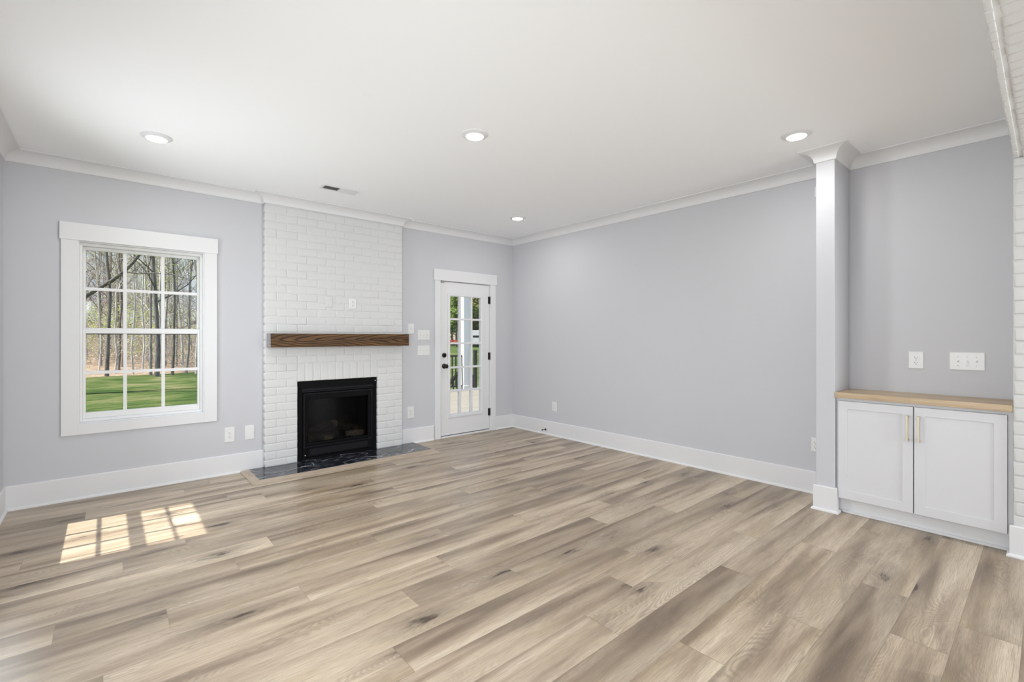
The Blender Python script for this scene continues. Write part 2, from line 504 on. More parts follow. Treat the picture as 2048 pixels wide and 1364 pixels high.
def bark(name, c0, c1):
    m = mat(name, c1, 0.9, 0.1)
    v = coords(m, (14, 14, 2.2))
    L(m, ramp(m, noise_tex(m, v, 1.0, 4, 0.7), [(0.32, c0), (0.66, c1)]), BS(m).inputs['Base Color'])
    bump(m, noise_tex(m, v, 1.4, 4, 0.7), 0.7, 0.03)
    return m
M['bark_grey'] = bark('grey_bark', (0.15, 0.13, 0.12), (0.46, 0.42, 0.39))
M['bark_pale'] = bark('pale_bark', (0.34, 0.31, 0.285), (0.76, 0.72, 0.67))
M['bark_dark'] = bark('dark_bark', (0.075, 0.067, 0.063), (0.24, 0.215, 0.205))
M['bark_red'] = bark('brown_bark', (0.13, 0.10, 0.08), (0.38, 0.30, 0.25))
def leaf(name, c0, c1):
    m = mat(name, c1, 0.7, 0.2)
    v = coords(m)
    c = ramp(m, noise_tex(m, v, 1.6, 3, 0.6), [(0.35, c0), (0.65, c1)])
    L(m, c, BS(m).inputs['Base Color'])
    tl = N(m, 'ShaderNodeBsdfTranslucent'); L(m, c, tl.inputs['Color'])     # thin leaves let sunlight through
    mx = N(m, 'ShaderNodeMixShader'); mx.inputs[0].default_value = 0.4
    L(m, BS(m).outputs[0], mx.inputs[1]); L(m, tl.outputs[0], mx.inputs[2])
    out = [n for n in m.node_tree.nodes if n.type == 'OUTPUT_MATERIAL'][0]
    L(m, mx.outputs[0], out.inputs['Surface'])
    return m
M['leaf_spring'] = leaf('spring_leaves', (0.36, 0.46, 0.09), (0.66, 0.70, 0.24))
M['leaf_green'] = leaf('green_leaves', (0.10, 0.17, 0.04), (0.32, 0.40, 0.11))
M['leaf_yellow'] = leaf('yellow_leaves', (0.34, 0.37, 0.10), (0.66, 0.62, 0.28))
M['leaf_purple'] = leaf('purple_leaves', (0.10, 0.07, 0.085), (0.27, 0.20, 0.23))
M['leaf_orange'] = leaf('russet_buds', (0.260, 0.124, 0.056), (0.384, 0.223, 0.112))
M['twig'] = bark('brush_twigs', (0.32, 0.27, 0.24), (0.66, 0.59, 0.54))
M['rail'] = mat('rail_paint', (0.022, 0.020, 0.020), 0.45, 0.4)
M['post'] = mat('post_paint', (0.82, 0.82, 0.82), 0.5, 0.3)
M['vehicle'] = mat('vehicle_paint', (0.55, 0.56, 0.57), 0.3, 0.5)
M['dark_glass'] = mat('dark_glass', (0.012, 0.013, 0.015), 0.12, 0.5)
M['tyre'] = mat('tyre_rubber', (0.02, 0.02, 0.02), 0.8)
M['red'] = mat('red_paint', (0.42, 0.05, 0.025), 0.5)
M['siding'] = mat('outside_siding', (0.75, 0.75, 0.73), 0.7)

# ------------------------------------------------------------------ dimensions
H = 2.743
ZC = 2.654            # bottom of the crown moulding
BX0, BX1, BY = -3.319, -1.816, -0.06      # painted brick chimney breast

def wall_with_holes(name, axis, fixed0, fixed1, a0, a1, z0, z1, holes, material):
    """axis 'x': wall runs along x with y between fixed0..fixed1; holes = (a0,a1,z0,z1)."""
    mb = MB()
    As = sorted({a0, a1, *[h[0] for h in holes], *[h[1] for h in holes]})
    for i in range(len(As)-1):
        p, q = As[i], As[i+1]
        zs = [(z0, z1)]
        for h in holes:
            if h[0] <= p + 1e-6 and h[1] >= q - 1e-6:
                new = []
                for (u, w) in zs:
                    if h[2] > u: new.append((u, min(w, h[2])))
                    if h[3] < w: new.append((max(u, h[3]), w))
                zs = new
        for (u, w) in zs:
            if axis == 'x': mb.box(p, q, fixed0, fixed1, u, w)
            else: mb.box(fixed0, fixed1, p, q, u, w)
    return obj(name, mb, material, kind='structure')

WIN = (-4.688, -3.818, 0.608, 2.106)
DOOR = (-1.262, -0.408, 0.0, 2.072)
FIRE = (-3.010, -2.134, 0.0, 0.853)
wall_with_holes('wall_back', 'x', 0.0, 0.16, -W - 0.16, 0.16, -0.05, H + 0.05, [WIN, DOOR, FIRE], M['wall'])
WYC = -0.99
wall_with_holes('wall_left', 'y', -W - 0.16, -W, YK, 0.0, -0.05, H + 0.05, [(WYC - 0.435, WYC + 0.435, 0.608, 2.106), (-4.375, -3.505, 0.608, 2.106), (-5.265, -4.395, 0.608, 2.106)], M['wall'])  # the two openings nearer the camera are added for the near fill strips
wall_with_holes('wall_right', 'y', 0.0, 0.16, YK, 0.0, -0.05, H + 0.05, [(-9.25, -6.95, 0.02, 2.2)], M['wall'])  # unseen opening added for the side fill light
wall_with_holes('wall_rear', 'x', YK - 0.16, YK, -W - 0.16, 0.16, -0.05, H + 0.05, [(-2.45, -0.15, 0.02, 2.2)], M['wall'])  # unseen opening added for the rear fill light
mb = MB(); mb.box(-W - 0.16, 0.16, YK - 0.16, 0.16, H, H + 0.12)
obj('ceiling', mb, M['ceiling'], kind='structure')
# stub wall that ends as a square column
mb = MB(); mb.box(-0.385, 0.0, -4.123, -4.0, 0.0, H)
obj('wall_column', mb, M['wall'], kind='structure', bevel=0.004)

# ------------------------------------------------------------------ floor: every plank a face with its own seed
rngf = random.Random(11)
JOINT = {-2: -1.562, -1: -1.867, 0: -1.445, 1: -0.577, 2: -1.128, 3: -1.83, 4: -1.29, 5: -2.41, 6: -2.085, 7: -1.275,
         8: -0.34, 9: -1.51, 10: -2.235, 11: -1.282, 12: -1.678, 13: -0.93, 14: -0.70, 15: -1.43, 16: -2.619, 17: -0.37,
         18: -1.15, 19: -2.02, 20: -0.75, 21: -1.62, 22: -1.0, 23: -2.3, 24: -0.3}
mb = MB(); mb.uv = []; mb.col = []
PL, PW, Y0 = 1.504, 0.195, -4.713
k0, k1 = int((YK - Y0)/PW) - 1, 24
for r in range(k0, k1 + 1):
    ya, yb = Y0 + r*PW, Y0 + (r+1)*PW
    j = JOINT.get(r, -rngf.uniform(0, PL))
    x = j - 5*PL
    while x < 0.3:
        xa, xb = max(x, -W - 0.02), min(x + PL, 0.02)
        s_ = (rngf.random(), rngf.random(), rngf.random())
        yc0, yc1 = max(ya, YK - 0.02), min(yb, 0.05)
        if xb - xa > 0.003 and yc1 - yc0 > 0.003:
            g = 0.0007
            mb.add([(xa+g,yc0,0),(xb-g,yc0,0),(xb-g,yc1,0),(xa+g,yc1,0)], [(0,1,2,3)])
            mb.uv += [(xa-x, yc0-ya), (xb-x, yc0-ya), (xb-x, yc1-ya), (xa-x, yc1-ya)]
            mb.col += [s_]*4
        x += PL
b0 = len(mb.v)
mb.box(-W - 0.16, 0.16, YK - 0.16, 0.16, -0.12, -0.0008)
mb.uv += [(0, 0)]*8; mb.col += [(0.1, 0.1, 0.1)]*8
obj('floor', mb, M['floor'], kind='structure', recalc=False)

# ------------------------------------------------------------------ mouldings swept along the walls
def sweep(segments, path, prof, closed=False):
    """path: plan points, room on the right of travel. segments[i] is the MB that takes leg i."""
    n = len(path)
    P = [Vector((p[0], p[1])) for p in path]
    dirs = [(P[i+1]-P[i]).normalized() for i in range(n-1)]
    nor = [Vector((d.y, -d.x)) for d in dirs]
    rings = []
    for i in range(n):
        if i == 0: mdir = nor[0]
        elif i == n-1: mdir = nor[-1]
        else:
            a, b = nor[i-1], nor[i]
            mdir = (a + b) / (1 + a.dot(b)) if a.dot(b) > -0.99 else a
        rings.append([(P[i].x + mdir.x*q, P[i].y + mdir.y*q, z) for q, z in prof])
    m_ = len(prof)
    for i in range(n-1):
        mb = segments[i]
        v = rings[i] + rings[i+1]
        f = [(k, (k+1) % m_, (k+1) % m_ + m_, k + m_) for k in range(m_)]
        f += [tuple(range(m_)), tuple(reversed(range(m_, 2*m_)))]
        mb.add(v, f, 0, True)

crown = [(0.0, ZC), (0.009, ZC), (0.011, ZC + 0.004)]
for k in range(0, 9):
    a = math.radians(90*k/8)
    crown.append((0.091 - 0.079*math.cos(a), ZC + 0.006 + 0.073*math.sin(a)))
crown += [(0.097, ZC + 0.081), (0.097, H + 0.001), (0.0, H + 0.001)]
T = [MB() for _ in range(5)]
path = [(-W, -5.04), (-W, 0), (BX0, 0), (BX0, BY), (BX1, BY), (BX1, 0), (0, 0), (0, -4.0), (-0.385, -4.0), (-0.385, -4.123), (0, -4.123), (0, -5.045)]
sweep([T[0], T[1], T[2], T[2], T[2], T[1], T[3], T[4], T[4], T[4], T[3]], path, crown)
for i, t in enumerate(T): obj('trim_%d' % (i+1), t, M['trim'], kind='structure', sharp=0.45)

base = [(0, 0.0), (0.015, 0.0), (0.015, 0.181), (0.011, 0.187), (0, 0.187)]
shoe = [(0.0, 0.0), (0.028, 0.0), (0.028, 0.007), (0.025, 0.014), (0.019, 0.019), (0.0, 0.019)]
bl, bb, br, bc, bp = MB(), MB(), MB(), MB(), MB()
sweep([bl, bb], [(-W, -5.04), (-W, 0), (BX0, 0)], base)
sweep([bl, bb], [(-W, -5.04), (-W, 0), (-3.528, 0)], shoe)
sweep([bb], [(BX1, 0), (-1.345, 0)], base)
sweep([bb], [(-1.648, 0), (-1.345, 0)], shoe)
sweep([bb, br, bc, bc, bc], [(-0.333, 0), (0, 0), (0, -4.0), (-0.385, -4.0), (-0.385, -4.123), (-0.342, -4.123)], base)
sweep([bb, br, bc, bc, bc], [(-0.333, 0), (0, 0), (0, -4.0), (-0.385, -4.0), (-0.385, -4.123), (-0.33, -4.123)], shoe)
obj('baseboard_left', bl, M['trim'], kind='structure', sharp=0.3)
obj('baseboard_back', bb, M['trim'], kind='structure', sharp=0.3)
obj('baseboard_right', br, M['trim'], kind='structure', sharp=0.3)
obj('baseboard_column', bc, M['trim'], kind='structure', sharp=0.3)

# ------------------------------------------------------------------ windows (own coordinates: x along, y outwards, z up)
def make_window(name, loc, rotz):
    root = bpy.data.objects.new(name, None); link(root)
    root['kind'] = 'structure'
    hw = 0.435
    z0, z1 = 0.608, 2.106
    mb = MB()
    mb.box(-hw - 0.098, -hw + 0.004, -0.018, 0.0, 0.524, z1)
    mb.box(hw - 0.004, hw + 0.098, -0.018, 0.0, 0.524, z1)
    mb.box(-hw + 0.004, hw - 0.004, -0.018, 0.0, 0.524, z0 + 0.004)
    obj('casing', mb, M['trim'], root, bevel=0.002)
    mb = MB(); mb.box(-hw - 0.106, hw + 0.106, -0.024, 0.0, z1 - 0.002, z1 + 0.138)
    obj('head_casing', mb, M['trim'], root, bevel=0.002)
    mb = MB()
    mb.box(-hw - 0.002, -hw + 0.012, -0.004, 0.16, z0 - 0.002, z1 + 0.002); mb.box(hw - 0.012, hw + 0.002, -0.004, 0.16, z0 - 0.002, z1 + 0.002)
    mb.box(-hw, hw, 0.001, 0.16, z1 - 0.012, z1 + 0.002); mb.box(-hw, hw, 0.001, 0.16, z0 - 0.002, z0 + 0.012)
    obj('jamb', mb, M['trim'], root)
    f = 0.012
    mb = MB()
    for (xa, xb) in ((-hw + f, -hw + 0.030), (hw - 0.030, hw - f)): mb.box(xa, xb, 0.030, 0.13, z0 + f, z1 - f)
    mb.box(-hw + 0.03, hw - 0.03, 0.030, 0.13, z1 - 0.034, z1 - f)
    mb.box(-hw + 0.03, hw - 0.03, 0.030, 0.13, z0 + f, z0 + 0.035)
    obj('window_frame', mb, M['vinyl'], root, bevel=0.002)
    gx = 0.387
    def sash(nm, y0, y1, ga, gb, ea, eb, stile_in):
        mb = MB()
        mb.box(-hw + 0.030, -gx, y0, y1, ea, eb); mb.box(gx, hw - 0.030, y0, y1, ea, eb)
        mb.box(-gx, gx, y0, y1, gb, eb); mb.box(-gx, gx, y0, y1, ea, ga)
        s = obj(nm, mb, M['vinyl'], root, bevel=0.003)
        mb = MB()
        ym = (y0 + y1)/2
        for xm in (-0.136, 0.129): mb.box(xm - 0.0125, xm + 0.0125, ym - 0.006, ym + 0.006, ga, gb)
        zm = (ga + gb)/2 + 0.002
        mb.box(-gx, gx, ym - 0.0055, ym + 0.0055, zm - 0.0125, zm + 0.0125)
        obj('muntins', mb, M['vinyl'], s)
        mb = MB(); mb.box(-gx, gx, ym + 0.010, ym + 0.013, ga - 0.004, gb + 0.004)
        obj('glass', mb, M['glass'], s)
        return s
    sash('upper_sash', 0.084, 0.112, 1.395, 2.046, 1.345, z1 - 0.034, 0)
    low = sash('lower_sash', 0.050, 0.078, 0.692, 1.348, z0 + 0.035, 1.390, 0)
    mb = MB(); mb.box(-gx, gx, 0.060, 0.0635, 1.340, 1.3475)
    obj('gasket', mb, M['rubber'], low)
    root.location = loc
    root.rotation_euler = (0, 0, rotz)
    return root
make_window('window_1', (-4.253, 0, 0), 0)
make_window('window_2', (-W, WYC, 0), math.pi/2)
make_window('added_window_3', (-W, -3.94, 0), math.pi/2)  # unseen window, added to go with the near fill strips
make_window('added_window_4', (-W, -4.83, 0), math.pi/2)  # second added window of the pair, also out of view

# ------------------------------------------------------------------ glazed door
root = bpy.data.objects.new('door_1', None); link(root); root['kind'] = 'structure'
mb = MB()
mb.box(-1.330, -1.246, -0.018, 0.0, 0.0, 2.051); mb.box(-0.425, -0.331, -0.018, 0.0, 0.0, 2.051)
obj('door_casing', mb, M['trim'], root, bevel=0.002)
mb = MB(); mb.box(-1.345, -0.314, -0.025, 0.0, 2.051, 2.195)
obj('head_casing', mb, M['trim'], root, bevel=0.002)
mb = MB()
mb.box(-1.262, -1.236, 0.0, 0.16, 0.0, 2.072); mb.box(-0.432, -0.408, 0.0, 0.16, 0.0, 2.072)
mb.box(-1.236, -0.432, 0.0, 0.16, 2.050, 2.072)
mb.box(-1.236, -1.222, 0.058, 0.16, 0.02, 2.05); mb.box(-0.448, -0.432, 0.058, 0.16, 0.02, 2.05); mb.box(-1.236, -0.432, 0.058, 0.16, 2.036, 2.05)
obj('door_jamb', mb, M['trim'], root)
mb = MB(); mb.box(-1.236, -0.432, -0.016, 0.16, 0.0, 0.020)
obj('threshold', mb, M['trim'], root, bevel=0.003)
mb = MB()
sx0, sx1, sz0, sz1 = -1.2325, -0.4365, 0.030, 2.044
gx0, gx1, gz0, gz1 = -1.113, -0.560, 0.268, 1.882
mb.box(sx0, gx0, 0.004, 0.050, sz0, sz1); mb.box(gx1, sx1, 0.004, 0.050, sz0, sz1)
mb.box(gx0, gx1, 0.004, 0.050, gz1, sz1); mb.box(gx0, gx1, 0.004, 0.050, sz0, gz0)
slab = obj('door_slab', mb, M['trim'], root)
mb = MB()
def ring(mb, x0, x1, z0, z1, w, y0, y1):
    mb.box(x0, x0 + w, y0, y1, z0, z1); mb.box(x1 - w, x1, y0, y1, z0, z1)
    mb.box(x0 + w, x1 - w, y0, y1, z1 - w, z1); mb.box(x0 + w, x1 - w, y0, y1, z0, z0 + w)
ring(mb, -1.130, -0.543, 0.252, 1.898, 0.034, -0.008, 0.004)
ring(mb, -1.112, -0.561, 0.270, 1.880, 0.022, -0.003, 0.050)
obj('glazing_frame', mb, M['trim'], slab, bevel=0.003)
mb = MB()
for xm in (-0.929, -0.741): mb.box(xm - 0.013, xm + 0.013, -0.002, 0.046, 0.29, 1.86)
for zm in (1.555, 1.234, 0.914, 0.602): mb.box(-1.092, -0.581, -0.0015, 0.0455, zm - 0.013, zm + 0.013)
obj('muntins', mb, M['trim'], slab, bevel=0.003)
mb = MB(); mb.box(-1.095, -0.578, 0.022, 0.028, 0.288, 1.862)
obj('glass', mb, M['glass'], slab)
mb = MB(); mb.box(sx0, sx1, 0.010, 0.045, 0.021, 0.030)
obj('door_sweep', mb, M['rubber'], slab)
mb = MB(); mb.box(-1.2325, -0.4365, 0.02, 0.05, 2.044, 2.050)
obj('weatherstrip', mb, M['rubber'], root)
for zh in (1.835, 1.050, 0.265):
    mb = MB(); mb.tube([(-0.4345, -0.010, zh - 0.051), (-0.4345, -0.010, zh + 0.051)], 0.0085, 12)
    mb.box(-0.456, -0.4345, -0.002, 0.004, zh - 0.05, zh + 0.05); mb.box(-0.4345, -0.428, -0.006, 0.002, zh - 0.05, zh + 0.05)
    obj('hinge', mb, M['bronze'], root)
mb = MB(); mb.lathe([(0.031, -0.004), (0.031, 0.006), (0.027, 0.012), (0.012, 0.013), (0.012, 0.020)], (-1.183, 0, 1.080), '-y')
mb.box(-1.188, -1.178, -0.034, -0.018, 1.062, 1.098)
obj('deadbolt', mb, M['bronze'], slab)
mb = MB(); mb.lathe([(0.033, -0.004), (0.033, 0.006), (0.028, 0.011), (0.012, 0.013), (0.011, 0.030), (0.020, 0.036), (0.027, 0.046), (0.028, 0.056), (0.024, 0.064), (0.010, 0.068)], (-1.183, 0, 0.938), '-y')
obj('door_knob', mb, M['bronze'], slab)
mb = MB(); mb.box(-1.2325, -1.180, 0.001, 0.006, 2.026, 2.032); mb.box(-1.2325, -1.227, 0.001, 0.006, 2.026, 2.044)
obj('door_sensor_clip', mb, M['slot'], slab)

# ------------------------------------------------------------------ painted brickwork
def brick(mb, mp, a0, a1, b0, b1, back, face, rng, gap=0.0032, na=5, nb=2):
    """One soft-edged brick; mp maps (a, b, depth outwards) to the room."""
    a0 += gap; a1 -= gap; b0 += gap; b1 -= gap
    f = face + rng.uniform(-0.0012, 0.0016)
    tilt = rng.uniform(-0.0012, 0.0012)
    per = []
    for i in range(na): per.append((a0 + (a1-a0)*i/na, b0, 0, -1))
    for i in range(nb): per.append((a1, b0 + (b1-b0)*i/nb, 1, 0))
    for i in range(na): per.append((a1 - (a1-a0)*i/na, b1, 0, 1))
    for i in range(nb): per.append((a0, b1 - (b1-b0)*i/nb, -1, 0))
    jt = 0.0012*min(1.0, min(a1-a0, b1-b0)/0.05)
    per = [(a + rng.uniform(-jt, jt), b + rng.uniform(-jt, jt)) for a, b, _, _ in per]
    ca, cb = (a0+a1)/2, (b0+b1)/2
    def ringp(inset, d):
        out = []
        for a, b in per:
            sa = max(0, 1 - inset/((a1-a0)/2)); sb = max(0, 1 - inset/((b1-b0)/2))
            out.append(mp(ca + (a-ca)*sa, cb + (b-cb)*sb, d + tilt*(a-ca)/(a1-a0)))
        return out
    n = len(per)
    q = min(1.0, min(a1-a0, b1-b0)/0.05)
    rings = [ringp(-0.001*q, back), ringp(0, f - 0.0035*q), ringp(0.0022*q, f - 0.0010*q), ringp(0.0055*q, f), ringp(0.013*q, f)]
    v = [p for r_ in rings for p in r_]
    fs = []
    for i in range(len(rings)-1):
        for k in range(n): fs.append((i*n+k, i*n+(k+1) % n, (i+1)*n+(k+1) % n, (i+1)*n+k))
    v.append(mp(ca, cb, f)); c_ = len(v) - 1
    o = (len(rings)-1)*n
    for k in range(n): fs.append((o+k, o+(k+1) % n, c_))
    mb.add(v, fs, 0, True)

rngb = random.Random(4)
mb = MB()
D = 0.06
mp = lambda a, b, d: (a, -d, b)
HC = 0.08
def course(mb, mp, xs, xe, k, zlo, zhi, off, face, rng, ends=(True, True)):
    j = []
    x = off
    while x > xs: x -= 0.2
    while x < xe:
        if x > xs + 0.02 and x < xe - 0.02: j.append(x)
        x += 0.2
    e = [xs] + j + [xe]
    for i in range(len(e)-1):
        lo, hi = e[i], e[i+1]
        first = (i == 0 and ends[0]); last = (i == len(e)-2 and ends[1])
        back = 0.002 if (first or last) else face - 0.03
        brick(mb, mp, lo - (0.004 if first else 0), hi + (0.004 if last else 0), zlo, zhi, back, face, rng)
fireplace_label = 'white painted brick chimney breast with soldier course over a black gas firebox'
for k in range(-1, 34):
    zlo, zhi = 0.006 + HC*k, 0.006 + HC*(k+1)
    zlo = max(zlo, 0.018); zhi = min(zhi, ZC + 0.004)
    if zhi - zlo < 0.02: continue
    off = -3.010 if k % 2 else -3.116
    if zhi <= 1.05 :
        course(mb, mp, BX0, FIRE[0] - 0.004, k, zlo, zhi, off - (0.1 if k % 2 else 0) + (-0.1 if k % 2 else 0), D, rngb, (True, True))
        course(mb, mp, FIRE[1] + 0.004, BX1, k, zlo, zhi, off + (0.2 if k % 2 else 0), D, rngb, (True, True))
    else:
        course(mb, mp, BX0, BX1, k, zlo, zhi, off, D, rngb)
sw = (FIRE[1] - FIRE[0] + 0.008)/11
for i in range(11):
    brick(mb, mp, FIRE[0] - 0.004 + sw*i, FIRE[0] - 0.004 + sw*(i+1), 0.853, 1.046, 0.01, D, rngb, na=3, nb=5)
# mortar bed behind the faces
for (xa, xb, za, zb) in ((BX0 + 0.004, FIRE[0] - 0.004, 0.018, H), (FIRE[1] + 0.004, BX1 - 0.004, 0.018, H), (FIRE[0] - 0.004, FIRE[1] + 0.004, 0.858, H)):
    mb.box(xa, xb, -(D - 0.0030), -0.001, za, zb)
fp = tag(obj('brick_chimney_breast', mb, M['brick']), fireplace_label, 'fireplace')

# ------------------------------------------------------------------ gas fireplace insert
ins = thing('gas_fireplace', 'black gas fireplace insert with a glass front set in the white brick', 'fireplace', (-2.572, -0.03, 0.02))
fx0, fx1, fz0, fz1 = FIRE[0] + 0.004, FIRE[1] - 0.004, 0.0215, 0.849
mb = MB()
mb.box(fx0, fx1, -0.044, 0.02, 0.772, fz1)
mb.box(fx0, fx0 + 0.046, -0.040, 0.02, fz0, 0.772); mb.box(fx1 - 0.046, fx1, -0.040, 0.02, fz0, 0.772)
mb.box(fx0 + 0.046, fx1 - 0.046, -0.034, 0.02, fz0, 0.040)
obj('surround', mb, M['black_metal'], ins, bevel=0.002)
mb = MB()
mb.box(fx0 + 0.040, fx1 - 0.04, -0.056, -0.02, 0.750, 0.775); mb.box(fx0 + 0.040, fx1 - 0.04, -0.048, -0.02, 0.733, 0.748)
obj('hood_louver', mb, M['black_panel'], ins, bevel=0.003)
dx0, dx1, dz0, dz1 = fx0 + 0.050, fx1 - 0.050, 0.044, 0.728
gx0_, gx1_, gz0_, gz1_ = -2.918, -2.243, 0.196, 0.652
df_b = MB()
df_b.box(dx0, gx0_, -0.052, -0.01, dz0, dz1); df_b.box(gx1_, dx1, -0.052, -0.01, dz0, dz1)
df_b.box(gx0_, gx1_, -0.052, -0.01, gz1_, dz1); df_b.box(gx0_, gx1_, -0.052, -0.01, 0.172, gz0_); df_b.box(gx0_, gx1_, -0.040, -0.01, dz0, 0.172)
dframe = obj('glass_door_frame', df_b, M['black_metal'], ins, bevel=0.004)
mb = MB(); ring(mb, dx0 + 0.006, dx1 - 0.006, 0.15, dz1 - 0.006, 0.012, -0.058, -0.05)
obj('frame_bead', mb, M['black_panel'], dframe, bevel=0.002)
mb = MB(); mb.box(gx0_, gx1_, -0.030, -0.026, gz0_, gz1_)
obj('glass_pane', mb, M['fire_glass'], ins)
mb = MB(); mb.box(dx0 + 0.07, dx1 - 0.03, -0.047, -0.038, 0.062, 0.132)
obj('control_panel', mb, M['black_panel'], ins, bevel=0.002)
for (xs, zs) in ((dx0 + 0.022, 0.072), (fx1 - 0.018, 0.815)):
    mb = MB(); mb.lathe([(0.005, 0.038), (0.005, 0.056), (0.003, 0.058)], (xs, 0, zs), '-y', 10)
    obj('screw', mb, M['screw'], ins)
mb = MB()
mb.box(fx0 + 0.02, fx1 - 0.02, 0.40, 0.42, 0.03, 0.80)
mb.box(fx0 + 0.02, fx0 + 0.03, -0.01, 0.40, 0.03, 0.80); mb.box(fx1 - 0.03, fx1 - 0.02, -0.01, 0.40, 0.03, 0.80)
mb.box(fx0 + 0.02, fx1 - 0.02, -0.01, 0.42, 0.79, 0.80); mb.box(fx0 + 0.02, fx1 - 0.02, -0.01, 0.42, 0.03, 0.18)
obj('firebox', mb, M['liner'], ins)
rl = random.Random(8)
mb = MB()
for r in range(9):
    z = 0.19 + r*0.066
    x = fx0 + 0.03 - (0.09 if r % 2 else 0)
    while x < fx1 - 0.03:
        xa, xb = max(x + 0.003, fx0 + 0.031), min(x + 0.18 - 0.003, fx1 - 0.031)
        if xb - xa > 0.02: mb.box(xa, xb, 0.388, 0.401, z + 0.003, z + 0.063)
        x += 0.18
obj('refractory_panel', mb, M['liner'], ins, bevel=0.003)

def log_mesh(pts, radii, seed, n=12):
    mb = MB()
    rl_ = random.Random(seed)
    P = [Vector(p) for p in pts]
    fine, rad = [], []
    for i in range(len(P)-1):
        for t in range(4):
            u = t/4
            fine.append(P[i].lerp(P[i+1], u)); rad.append(radii[i]*(1-u) + radii[i+1]*u)
    fine.append(P[-1]); rad.append(radii[-1])
    mb.tube(fine, rad, n, 0, True, True)
    for i, q in enumerate(mb.v):
        p = Vector(q)
        d = mnoise.noise_vector(p*22 + Vector((seed, 0, 0)))*0.007
        mb.v[i] = tuple(p + d)
    for i in range(len(mb.m)-2, len(mb.m)): mb.m[i] = 1
    return mb
LOGS = [
    ('fire_log', [(-2.86, 0.04, 0.226), (-2.70, 0.06, 0.230), (-2.55, 0.10, 0.236)], [0.044, 0.046, 0.042], 'dark ceramic fire log lying lowest at the left of the firebox'),
    ('fire_log', [(-2.72, 0.015, 0.212), (-2.62, 0.03, 0.205)], [0.030, 0.024], 'small pale broken fire log in front of the left log pile'),
    ('fire_log', [(-2.46, 0.05, 0.222), (-2.36, 0.035, 0.219), (-2.27, 0.05, 0.216)], [0.036, 0.040, 0.034], 'pale split fire log lying at the right end of the firebox'),
    ('fire_log', [(-2.66, 0.25, 0.24), (-2.50, 0.20, 0.30), (-2.36, 0.16, 0.27), (-2.24, 0.12, 0.235)], [0.044, 0.050, 0.048, 0.042], 'long grey fire log sloping down to the right behind the others'),
    ('fire_log', [(-2.88, 0.20, 0.25), (-2.72, 0.22, 0.30), (-2.56, 0.20, 0.345)], [0.040, 0.044, 0.040], 'dark fire log rising from the left at the back of the firebox'),
    ('fire_log', [(-2.56, 0.12, 0.345), (-2.47, 0.17, 0.365), (-2.40, 0.22, 0.36)], [0.044, 0.046, 0.036], 'short knotty fire log stacked on top of the pile'),
]
for i, (nm, pts, rr, lab) in enumerate(LOGS):
    pale = i in (1, 2)
    tag(obj(nm, log_mesh(pts, rr, 3*i + 1), [M['log_end'] if pale else M['log'], M['log_end']]), lab, 'log', 'ceramic logs in the gas fire')
mb = MB()
for i in range(46):
    c = Vector((rl.uniform(-2.60, -2.40), rl.uniform(-0.005, 0.10), 0.186 + rl.uniform(0, 0.014)))
    r = rl.uniform(0.008, 0.015)
    vs = [c + Vector((rl.uniform(-1, 1), rl.uniform(-1, 1), rl.uniform(-1, 1))).normalized()*r for _ in range(8)]
    bmx = bmesh.new()
    for q in vs: bmx.verts.new(q)
    bmesh.ops.convex_hull(bmx, input=bmx.verts)
    bmx.verts.index_update()
    mb.add([q.co[:] for q in bmx.verts], [tuple(w.index for w in f.verts) for f in bmx.faces])
    bmx.free()
tag(obj('ember_rocks', mb, M['ember']), 'bluish lava rock embers heaped between the fire logs', 'embers', kind='stuff')

# ------------------------------------------------------------------ mantel and hearth
mt = thing('mantel_beam', 'dark stained oak mantel beam with bold grain across the white brick', 'mantel', (-2.5525, -0.13, 1.284))
mb = MB(); mb.box(-3.301, -1.802, -0.200, -0.0605, 1.216, 1.353)
obj('beam', mb, M['mantel'], mt, bevel=0.0015)
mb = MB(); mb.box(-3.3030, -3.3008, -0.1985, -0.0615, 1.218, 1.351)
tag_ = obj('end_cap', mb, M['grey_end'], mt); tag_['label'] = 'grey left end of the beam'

he = thing('hearth', 'black marble hearth slab with white veins and pale wood edging before the fireplace', 'hearth', (-2.56, -0.3, 0.0))
hy0, hy1 = -0.0285, -0.480
for i, (xa, xb) in enumerate(((-3.460, -3.0215), (-3.0195, -2.571), (-2.569, -2.121), (-2.119, -1.660))):
    mb = MB()
    mb.box(xa, xb, hy1, hy0, 0.0, 0.019)
    obj('marble_tile', mb, M['marble'], he, bevel=0.0008)
def bevel_strip(pts_out, pts_in, z0, z1):
    mb = MB()
    (a, b), (c, d) = pts_out, pts_in
    ao = lambda p, z: (p[0], p[1], z)
    v = [ao(a, 0), ao(b, 0), ao(d, 0), ao(c, 0), ao(a, z0), ao(b, z0), ao(d, z1), ao(c, z1)]
    mb.add(v, [(0,1,2,3), (4,5,6,7), (0,1,5,4), (1,2,6,5), (2,3,7,6), (3,0,4,7)])
    return mb
FL, FR, BLh, BRh = (-3.528, -0.556), (-1.612, -0.556), (-3.528, hy0), (-1.648, hy0)
iFL, iFR, iBL, iBR = (-3.4605, -0.4805), (-1.6595, -0.4805), (-3.4605, hy0), (-1.6595, hy0)
obj('wood_edge', bevel_strip((FL, FR), (iFL, iFR), 0.005, 0.0205), M['hearth_wood'], he)
obj('wood_edge', bevel_strip((BLh, FL), (iBL, iFL), 0.006, 0.0215), M['hearth_wood_side'], he)
obj('wood_edge', bevel_strip((FR, BRh), (iFR, iBR), 0.005, 0.0205), M['hearth_wood_side'], he)

